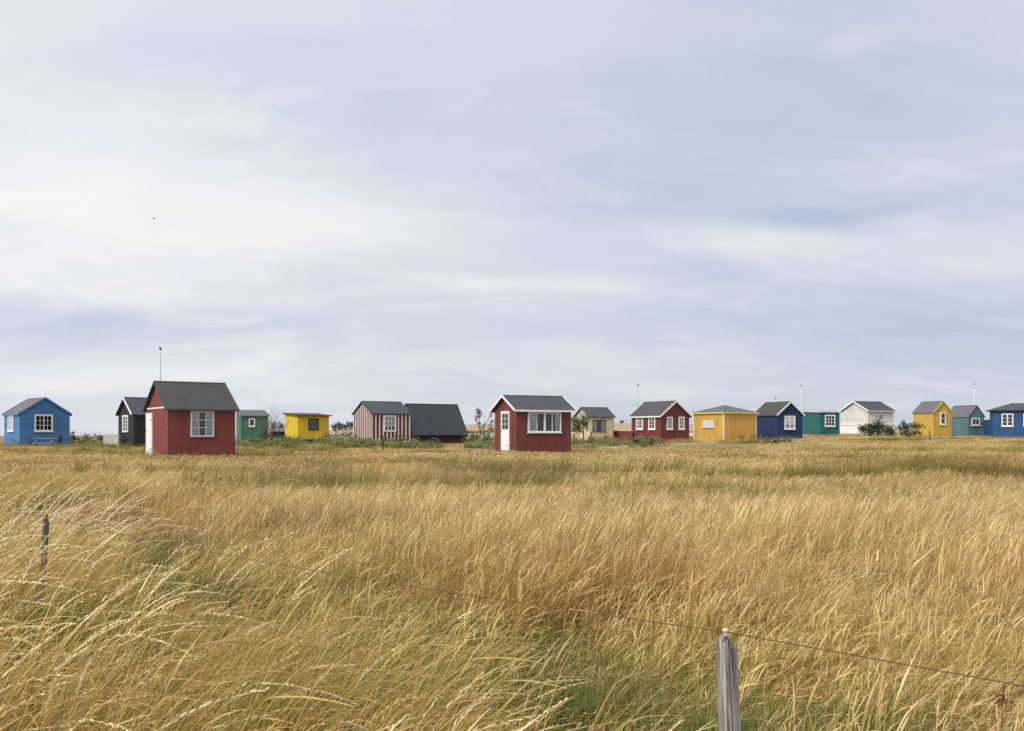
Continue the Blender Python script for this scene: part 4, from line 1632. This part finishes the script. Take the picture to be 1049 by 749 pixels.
WBOARD = mat_boards('pale_grey_boarding', (.52, .51, .47), False, .15, .3)
board_fence('windbreak', 'low whitish grey board windbreak at the left corner of the narrow black hut', 106, 121.5, 61.5, 60.6, 444.6, WBOARD, WHITE, 'windbreak')
board_fence('windbreak', 'low red board fence with pale cap between the cream and red huts', 628.7, 648, 79.5, 78.5, 441.2, RED3, CREAMTRIM, 'windbreak')
board_fence('windbreak', 'royal blue board fence joining the teal blue and royal blue huts', 1007.5, 1017.5, 91.4, 88.2, 430, ROYAL, ROYAL, 'windbreak')


def stake(px, D, ptop, label):
    x, y = wx(px, D), D
    zg = tz(x, y)
    H = wz(ptop, D) - zg
    m = MB()
    m.tube([(0, 0, -.3), (.01, 0, H * .6), (0, 0, H - .03), (0, 0, H)], [.045, .042, .04, .02], 7)
    o = m.build('stake', DARKWOOD)
    o.location = (x, y, zg)
    tag(o, label, 'stake')


stake(392, 59, 446.5, 'thin dark stake standing in the grass before the striped hut')
stake(952.4, 80, 440.8, 'short dark stake by the left wall of the ochre hut')


# ------------------------------------------------------------------ garden furniture
D = 62.5
x_, y_ = wx(46, D), D
rz = BLUEHUT.p - .45
zg = tz(x_, y_)
root = empty('picnic_table', (x_, y_, zg), .25, 'weathered grey wooden picnic table in front of the bright blue hut', 'table')
m = MB()
for k in range(4):
    m.box(-.62, .62, -.32 + .165 * k, -.32 + .165 * k + .15, .70, .74)
m.build('tabletop', GREYWOOD, root)
for sy in (-.62, .62):
    m = MB()
    m.box(-.62, .62, sy - .12, sy + .12, .42, .455)
    m.build('bench', GREYWOOD, root)
for sx in (-.45, .45):
    for sy in (-1, 1):
        m = MB()
        m.beam((sx, sy * .62, -.1), (sx, sy * .2, .70), (1, 0, 0), .045, .09)
        m.build('leg', GREYWOOD, root)
    m = MB()
    m.beam((sx + .05, -.7, .39), (sx + .05, .7, .39), (1, 0, 0), .04, .09)
    m.build('brace', GREYWOOD, root)


def chair(px, D, rz, label):
    x, y = wx(px, D), D
    root = empty('garden_chair', (x, y, tz(x, y)), rz, label, 'chair', 'dark garden chairs at the picnic table')
    m = MB()
    m.box(-.22, .22, -.22, .22, .42, .45)
    m.build('seat', BLACKPL, root)
    m = MB()
    m.hexa([(-.22, .20, .45), (.22, .20, .45), (.22, .23, .45), (-.22, .23, .45), (-.21, .27, .88), (.21, .27, .88), (.21, .30, .88), (-.21, .30, .88)])
    m.build('backrest', BLACKPL, root)
    for sx in (-1, 1):
        for sy in (-1, 1):
            m = MB()
            m.tube([(sx * .22, sy * .23, -.1), (sx * .19, sy * .19, .42)], .018, 6)
            m.build('leg', BLACKPL, root)


chair(34.4, 62.0, 1.9, 'dark garden chair at the left end of the picnic table')
chair(57.4, 61.6, -1.5, 'dark garden chair at the right end of the picnic table')

# low slab beside the centre hut
D = 54.6
x_, y_ = wx(497, D), D
m = MB()
m.hexa([(-.55, -.45, -.3), (.55, -.45, -.3), (.55, .45, -.3), (-.55, .45, -.3), (-.53, -.43, .22), (.53, -.43, .22), (.52, .43, .20), (-.52, .43, .21)])
for k in range(5):
    m.box(-.56, .56, -.46 + k * .185, -.46 + k * .185 + .172, .224, .25)
o = m.build('low_platform', GREYWOOD)
o.location = (x_, y_, tz(x_, y_))
o.rotation_euler = (0, 0, CENTRE.p)
tag(o, 'low grey plank platform in the grass left of the dark red hut', 'platform')

# box and bench by the yellow hut
D = 76
x_, y_ = wx(316, D), D
root = empty('storage_box', (x_, y_, tz(x_, y_)), .5, 'blue grey storage box with dark lid at the foot of the yellow hut', 'box')
BLUEGREY = mat_plain('blue_grey_plastic', (.10, .125, .17), .15, 6, .5)
m = MB()
m.hexa([(-.26, -.24, 0), (.26, -.24, 0), (.26, .24, 0), (-.26, .24, 0), (-.29, -.27, .50), (.29, -.27, .50), (.29, .27, .50), (-.29, .27, .50)])
m.build('body', BLUEGREY, root)
m = MB()
m.box(-.32, .32, -.30, .30, .503, .57)
m.build('lid', BLACKPL, root)
D = 77.5
x_, y_ = wx(329, D), D
root = empty('bench', (x_, y_, tz(x_, y_)), .55, 'low dark wooden bench along the wall of the yellow hut', 'bench')
m = MB()
for k in range(3):
    m.box(-.36, .36, -.17 + .12 * k, -.07 + .12 * k, .52, .57)
m.build('seat', DARKWOOD, root)
for sx in (-.3, .3):
    for sy in (-.13, .13):
        m = MB()
        m.box(sx - .03, sx + .03, sy - .03, sy + .03, -.1, .518)
        m.build('leg', DARKWOOD, root)


# ------------------------------------------------------------------ wire fence in the foreground
def mat_oldwood():
    m, nt, out = newmat('silver_grey_weathered_wood')
    b = N(nt, 'ShaderNodeBsdfPrincipled')
    tc = N(nt, 'ShaderNodeTexCoord').outputs['Object']
    g1 = noise(nt, vmul(nt, tc, (60, 60, 2.2)), 1.6, 6, .7, .3)
    g2 = noise(nt, vmul(nt, tc, (190, 190, 5)), 1.5, 3, .6)
    bl = noise(nt, tc, 14, 4, .6)
    v = mth(nt, 'ADD', mth(nt, 'MULTIPLY', g1, .6), mth(nt, 'MULTIPLY', g2, .4))
    c = mixc(nt, rng_map(nt, v, .40, .60), (.075, .068, .066), (.45, .425, .40))
    c = mixc(nt, mth(nt, 'MULTIPLY', rng_map(nt, bl, .5, .75), .5), c, (.22, .19, .16))
    lich = noise(nt, tc, 55, 4, .7)
    c = mixc(nt, mth(nt, 'MULTIPLY', rng_map(nt, lich, .62, .72), .6), c, (.30, .31, .24))
    nt.links.new(c, b.inputs['Base Color'])
    b.inputs['Roughness'].default_value = .9
    b.inputs['Specular IOR Level'].default_value = .15
    bp = N(nt, 'ShaderNodeBump')
    bp.inputs['Strength'].default_value = .9
    bp.inputs['Distance'].default_value = .004
    nt.links.new(v, bp.inputs['Height'])
    nt.links.new(bp.outputs[0], b.inputs['Normal'])
    nt.links.new(b.outputs[0], out.inputs[0])
    return m


OLDWOOD = mat_oldwood()
CERAM = mat_plain('chalky_white_insulator', (.56, .50, .42), .3, 60, .5)
WIREM = mat_plain('rusty_wire', (.11, .072, .048), .3, 40, .7, .3)


def post_mesh(H, r0, r1, seed, split=True):
    """split log post: rings with an uneven outline, drying cracks and a chipped top"""
    rnd = random.Random(seed)
    ns, nr = 72, 40
    prof = []
    for i in range(ns):
        a = 2 * PI * i / ns
        prof.append((1 + .07 * math.sin(2 * a + .8) + .022 * math.sin(5 * a + seed)) * (1 + rnd.uniform(-.028, .028)))
    cracks = [(int(ns * .765), .80, -.5)] + [(rnd.randrange(ns), rnd.uniform(.88, .95), rnd.uniform(-.2, .5) * H) for _ in range(9)]
    m = MB()
    for k in range(nr + 1):
        t = k / nr
        z = -.5 + (H + .5) * t
        r = r0 + (r1 - r0) * t
        for i in range(ns):
            a = 2 * PI * i / ns
            q = r * prof[i] * (1 + .022 * math.sin(7 * t + 3 * a) + rnd.uniform(-.008, .008))
            for ci, cd, cz in cracks:
                if i == ci and z > cz:
                    q *= cd
            zz = z
            if k == nr:
                zz += .004 * math.sin(i * .55 + seed) + rnd.uniform(-.002, .002) - (.016 if math.cos(a) > .25 else 0)
            m.v.append((q * math.cos(a), q * math.sin(a), zz))
    for k in range(nr):
        for i in range(ns):
            j = (i + 1) % ns
            m.f.append((k * ns + i, k * ns + j, (k + 1) * ns + j, (k + 1) * ns + i))
            m.m.append(0)
    c = len(m.v)
    m.v.append((0, 0, H - .012))
    for i in range(ns):
        m.f.append((nr * ns + i, nr * ns + (i + 1) % ns, c))
        m.m.append(0)
    return m


P1 = Vector((wx(742, 2.57), 2.57, wz(652, 2.57)))
P2 = Vector((wx(47.5, 6.25), 6.25, wz(531, 6.25)))
for P, r0, r1, tilt, seed, lb in ((P1, .036, .0250, (.02, -.045), 3, 'split grey wooden fence post with white insulator in the right foreground'),
                                  (P2, .023, .017, (.0, .065), 8, 'thin dark fence post half hidden in tall grass at left')):
    z0 = tz(P.x, P.y)
    H = P.z - z0
    root = empty('fence_post', (P.x - H * math.sin(tilt[1]), P.y, z0), 0, lb, 'fence post', 'posts of the wire fence')
    root.rotation_euler = (tilt[0], tilt[1], 0)
    mat_ = OLDWOOD
    if seed == 8:
        mat_ = mat_plain('dark_weathered_wood', (.15, .135, .135), .5, 9, .9, .1, (6, 6, .8))
    o = post_mesh(H, r0, r1, seed).build('post', mat_, root)
    m = MB()
    m.tube([(0, 0, H - .02), (0, 0, H + .022)], .006, 8)
    m.build('screw', RUST, root, True)
    m = MB()
    m.tube([(0, 0, H + .004), (0, 0, H + .010), (0, 0, H + .0165), (0, 0, H + .018), (0, 0, H + .023), (0, 0, H + .025)], [.005, .0068, .0058, .0085, .0085, .006], 14)
    m.build('insulator', CERAM if seed == 3 else RUST, root, True)


def wire(pts, r):
    m = MB()
    m.tube(pts, r, 6)
    return m


pts = []
A_ = P1 + Vector((0, 0, .012))
B_ = P2 + Vector((0, 0, .01))
for i in range(33):
    t = i / 32
    p = A_.lerp(B_, t)
    p.z -= .07 * 4 * t * (1 - t) * .5
    pts.append(p)
dirn = (A_ - B_).normalized()
fw = []
for i in range(1, 16):
    t = i * .18
    p = A_ + dirn * t
    p.z -= .010 * t
    fw.append(p)
bk = []
for i in range(1, 12):
    p = B_ - dirn * (i * .4)
    p.z -= .005 * i
    bk.append(p)
allp = fw[::-1] + pts + bk
o = wire(allp, .0014).build('fence_wire', WIREM, None, True)
tag(o, 'single thin rusty fence wire running between the two foreground posts', 'wire')

# rust-red dock seed heads
def dock(x, y, H, label, seed):
    r = random.Random(seed)
    root = empty('dock_plant', (x, y, tz(x, y)), 0, label, 'plant', 'rust red dock stalks by the fence')
    m = MB()
    m.tube([(0, 0, -.05), (.02, 0, H * .5), (.05, 0, H)], [.0025, .002, .0012], 5)
    m.build('stalk', RUST, root)
    V, F, C = leaf_cloud([(.028, 0, H * .74, .007, .007, .05), (.036, 0, H * .86, .006, .006, .04), (.045, 0, H * .95, .004, .004, .025), (.05, .005, H * .78, .006, .006, .03)], 260, .008, [(.28, .10, .045), (.20, .07, .03), (.34, .15, .07)], seed)
    o = bpy.data.objects.new('seed_head', set_mesh('seed_head', V, F, C, LEAF))
    COL.objects.link(o)
    o.parent = root


dock(wx(1004, 2.15), 2.15, wz(702, 2.15) - tz(0, 2.15), 'rust red dock stalk beside the wire at the right edge', 1)
dock(wx(25, 6.6), 6.6, wz(543, 6.6), 'reddish dock stalk left of the thin dark fence post', 2)

# bird
D = 120
root = empty('bird', (wx(157.5, D), D, wz(224.3, D)), .4, 'small dark bird flying high in the pale sky at left', 'bird')
m = MB()
m.tube([(-.13, 0, 0), (-.07, 0, .01), (.04, 0, .01), (.12, 0, .02), (.17, 0, .02)], [.004, .035, .045, .03, .004], 8)
m.build('body', BLACKPL, root, True)
for sy in (-1, 1):
    m = MB()
    m.slab([(-.05, sy * .03, .03), (.07, sy * .03, .03), (.03, sy * .17, .09), (-.05, sy * .30, .04), (-.08, sy * .16, .07)][::sy], .008)
    m.build('wing', BLACKPL, root)

# ------------------------------------------------------------------ world and sun
SUN_EL, SUN_AZ = 38.0, -132.0      # azimuth from +Y towards +X, degrees
w = bpy.data.worlds.new('World')
SC.world = w
w.use_nodes = True
nt = w.node_tree
nt.nodes.clear()
wo = N(nt, 'ShaderNodeOutputWorld')
bg = N(nt, 'ShaderNodeBackground')
bg.inputs['Strength'].default_value = .1
sky = N(nt, 'ShaderNodeTexSky')
sky.sky_type = 'NISHITA'
sky.sun_disc = False
sky.sun_elevation = math.radians(SUN_EL)
sky.sun_rotation = math.radians(SUN_AZ)
sky.air_density = 1.0
sky.dust_density = 2.0
gen = N(nt, 'ShaderNodeTexCoord').outputs['Generated']
sp = N(nt, 'ShaderNodeSeparateXYZ')
nt.links.new(gen, sp.inputs[0])
X, Y, Z = sp.outputs
az = mth(nt, 'MULTIPLY', mth(nt, 'ARCTAN2', X, Y), 180 / PI)
el = mth(nt, 'MULTIPLY', mth(nt, 'ARCSINE', Z), 180 / PI)
zc = mth(nt, 'ADD', mth(nt, 'MAXIMUM', Z, 0.0), .27)
cmb = N(nt, 'ShaderNodeCombineXYZ')
nt.links.new(mth(nt, 'DIVIDE', X, zc), cmb.inputs[0])
nt.links.new(mth(nt, 'DIVIDE', Y, zc), cmb.inputs[1])
cmb.inputs[2].default_value = 3.7
cv = cmb.outputs[0]
n_big = noise(nt, vmul(nt, cv, (.55, 1.1, 1)), 1.0, 6, .55, .5)
n_mid = noise(nt, vmul(nt, cv, (1.3, 2.4, 1)), 1.5, 8, .58, .5)
n_fin = noise(nt, vmul(nt, cv, (3.4, 5.2, 1)), 1.8, 6, .6, .5)
# warped coordinates for the cloud banks
wa = mth(nt, 'ADD', az, mth(nt, 'MULTIPLY', mth(nt, 'SUBTRACT', n_mid, .5), 16))
we = mth(nt, 'ADD', el, mth(nt, 'MULTIPLY', mth(nt, 'SUBTRACT', n_big, .5), 5))


def pang(px, py):
    u, v = (px - CX) / FOC, (HY - py) / FOC
    a = math.atan(u)
    return math.degrees(a), math.degrees(math.atan(v * math.cos(a)))


wisp = mth(nt, 'MULTIPLY', rng_map(nt, n_mid, .50, .66), rng_map(nt, n_fin, .35, .6))
bank = rng_map(nt, noise(nt, vmul(nt, cv, (1.0, 2.1, 1)), 1.2, 7, .58, .6), .50, .62)
val = mth(nt, 'ADD', .525, mth(nt, 'MULTIPLY', mth(nt, 'SUBTRACT', n_big, .5), .55))
val = mth(nt, 'ADD', val, mth(nt, 'MULTIPLY', mth(nt, 'SUBTRACT', n_mid, .5), .34))
val = mth(nt, 'ADD', val, mth(nt, 'MULTIPLY', mth(nt, 'SUBTRACT', n_fin, .5), .16))
for (px, py, sx, sy, amp) in ((120, 235, 15, 4.2, .48), (330, 235, 9, 2.2, .22), (0, 90, 10, 8, .12), (790, 250, 6, 1.0, .36), (590, 306, 6, .7, .34), (250, 130, 7, 1.0, .10), (1010, 265, 6, 1.6, .18),
                              (90, 338, 8, 1.3, -.36), (60, 300, 9, .7, .16), (140, 390, 12, 1.0, .16), (850, 222, 5, .7, -.32), (880, 100, 15, 8, -.26), (950, 330, 16, 3.5, -.24), (760, 160, 12, 6, -.10), (300, 90, 10, 4, -.10), (855, 38, 2.0, .5, .22), (620, 130, 8, 4, -.06), (200, 395, 14, 2.2, .10), (520, 390, 8, 2.5, .02), (950, 400, 12, 2.5, -.12), (480, 395, 8, 2, -.06)):
    a0, e0 = pang(px, py)
    da = mth(nt, 'DIVIDE', mth(nt, 'SUBTRACT', wa, a0), sx)
    de = mth(nt, 'DIVIDE', mth(nt, 'SUBTRACT', we, e0), sy)
    q = mth(nt, 'ADD', mth(nt, 'MULTIPLY', da, da), mth(nt, 'MULTIPLY', de, de))
    e = mth(nt, 'EXPONENT', mth(nt, 'MULTIPLY', q, -1.0))
    val = mth(nt, 'ADD', val, mth(nt, 'MULTIPLY', e, amp))
val = mth(nt, 'ADD', val, mth(nt, 'MULTIPLY', wisp, .15))
val = mth(nt, 'SUBTRACT', val, mth(nt, 'MULTIPLY', bank, .11))
cr = N(nt, 'ShaderNodeValToRGB')
nt.links.new(val, cr.inputs[0])
els = cr.color_ramp.elements
els[0].position = .05
els[0].color = (.49, .57, .705, 1)
els[1].position = 1.0
els[1].color = (.92, .915, .91, 1)
e = els.new(.5)
e.color = (.70, .735, .82, 1)
e = els.new(.75)
e.color = (.82, .835, .865, 1)
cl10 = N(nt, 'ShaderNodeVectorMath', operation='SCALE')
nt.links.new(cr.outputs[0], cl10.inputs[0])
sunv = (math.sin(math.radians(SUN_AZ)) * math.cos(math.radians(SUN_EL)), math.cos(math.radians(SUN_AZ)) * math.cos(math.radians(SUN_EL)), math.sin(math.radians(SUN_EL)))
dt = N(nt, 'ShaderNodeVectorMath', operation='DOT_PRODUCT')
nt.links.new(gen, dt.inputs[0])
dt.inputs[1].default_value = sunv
# added fill: out-of-view sky round the sun is brightened to lift shaded walls
sun_fill = mth(nt, 'POWER', mth(nt, 'MULTIPLY', mth(nt, 'ADD', dt.outputs['Value'], 1.0), .5), 3.0)
nt.links.new(mth(nt, 'MULTIPLY_ADD', sun_fill, 6.5, 10.0), cl10.inputs['Scale'])
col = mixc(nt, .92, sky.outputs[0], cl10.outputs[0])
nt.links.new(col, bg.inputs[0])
nt.links.new(bg.outputs[0], wo.inputs[0])

sd = bpy.data.lights.new('sun', 'SUN')
sd.energy = 2.7
sd.angle = math.radians(14)
sd.color = (1.0, .93, .82)
so = bpy.data.objects.new('sun', sd)
a_, e_ = math.radians(SUN_AZ), math.radians(SUN_EL)
v = Vector((math.sin(a_) * math.cos(e_), math.cos(a_) * math.cos(e_), math.sin(e_)))
so.rotation_euler = v.to_track_quat('Z', 'Y').to_euler()
so.location = (-20, -5, 30)
COL.objects.link(so)

SC.view_settings.view_transform = 'Standard'
SC.view_settings.look = 'None'
SC.view_settings.exposure = 0
SC.view_settings.gamma = 1
SC.render.engine = 'CYCLES'
SC.cycles.max_bounces = 8
SC.cycles.diffuse_bounces = 4
SC.cycles.transparent_max_bounces = 16
SC.cycles.use_denoising = False
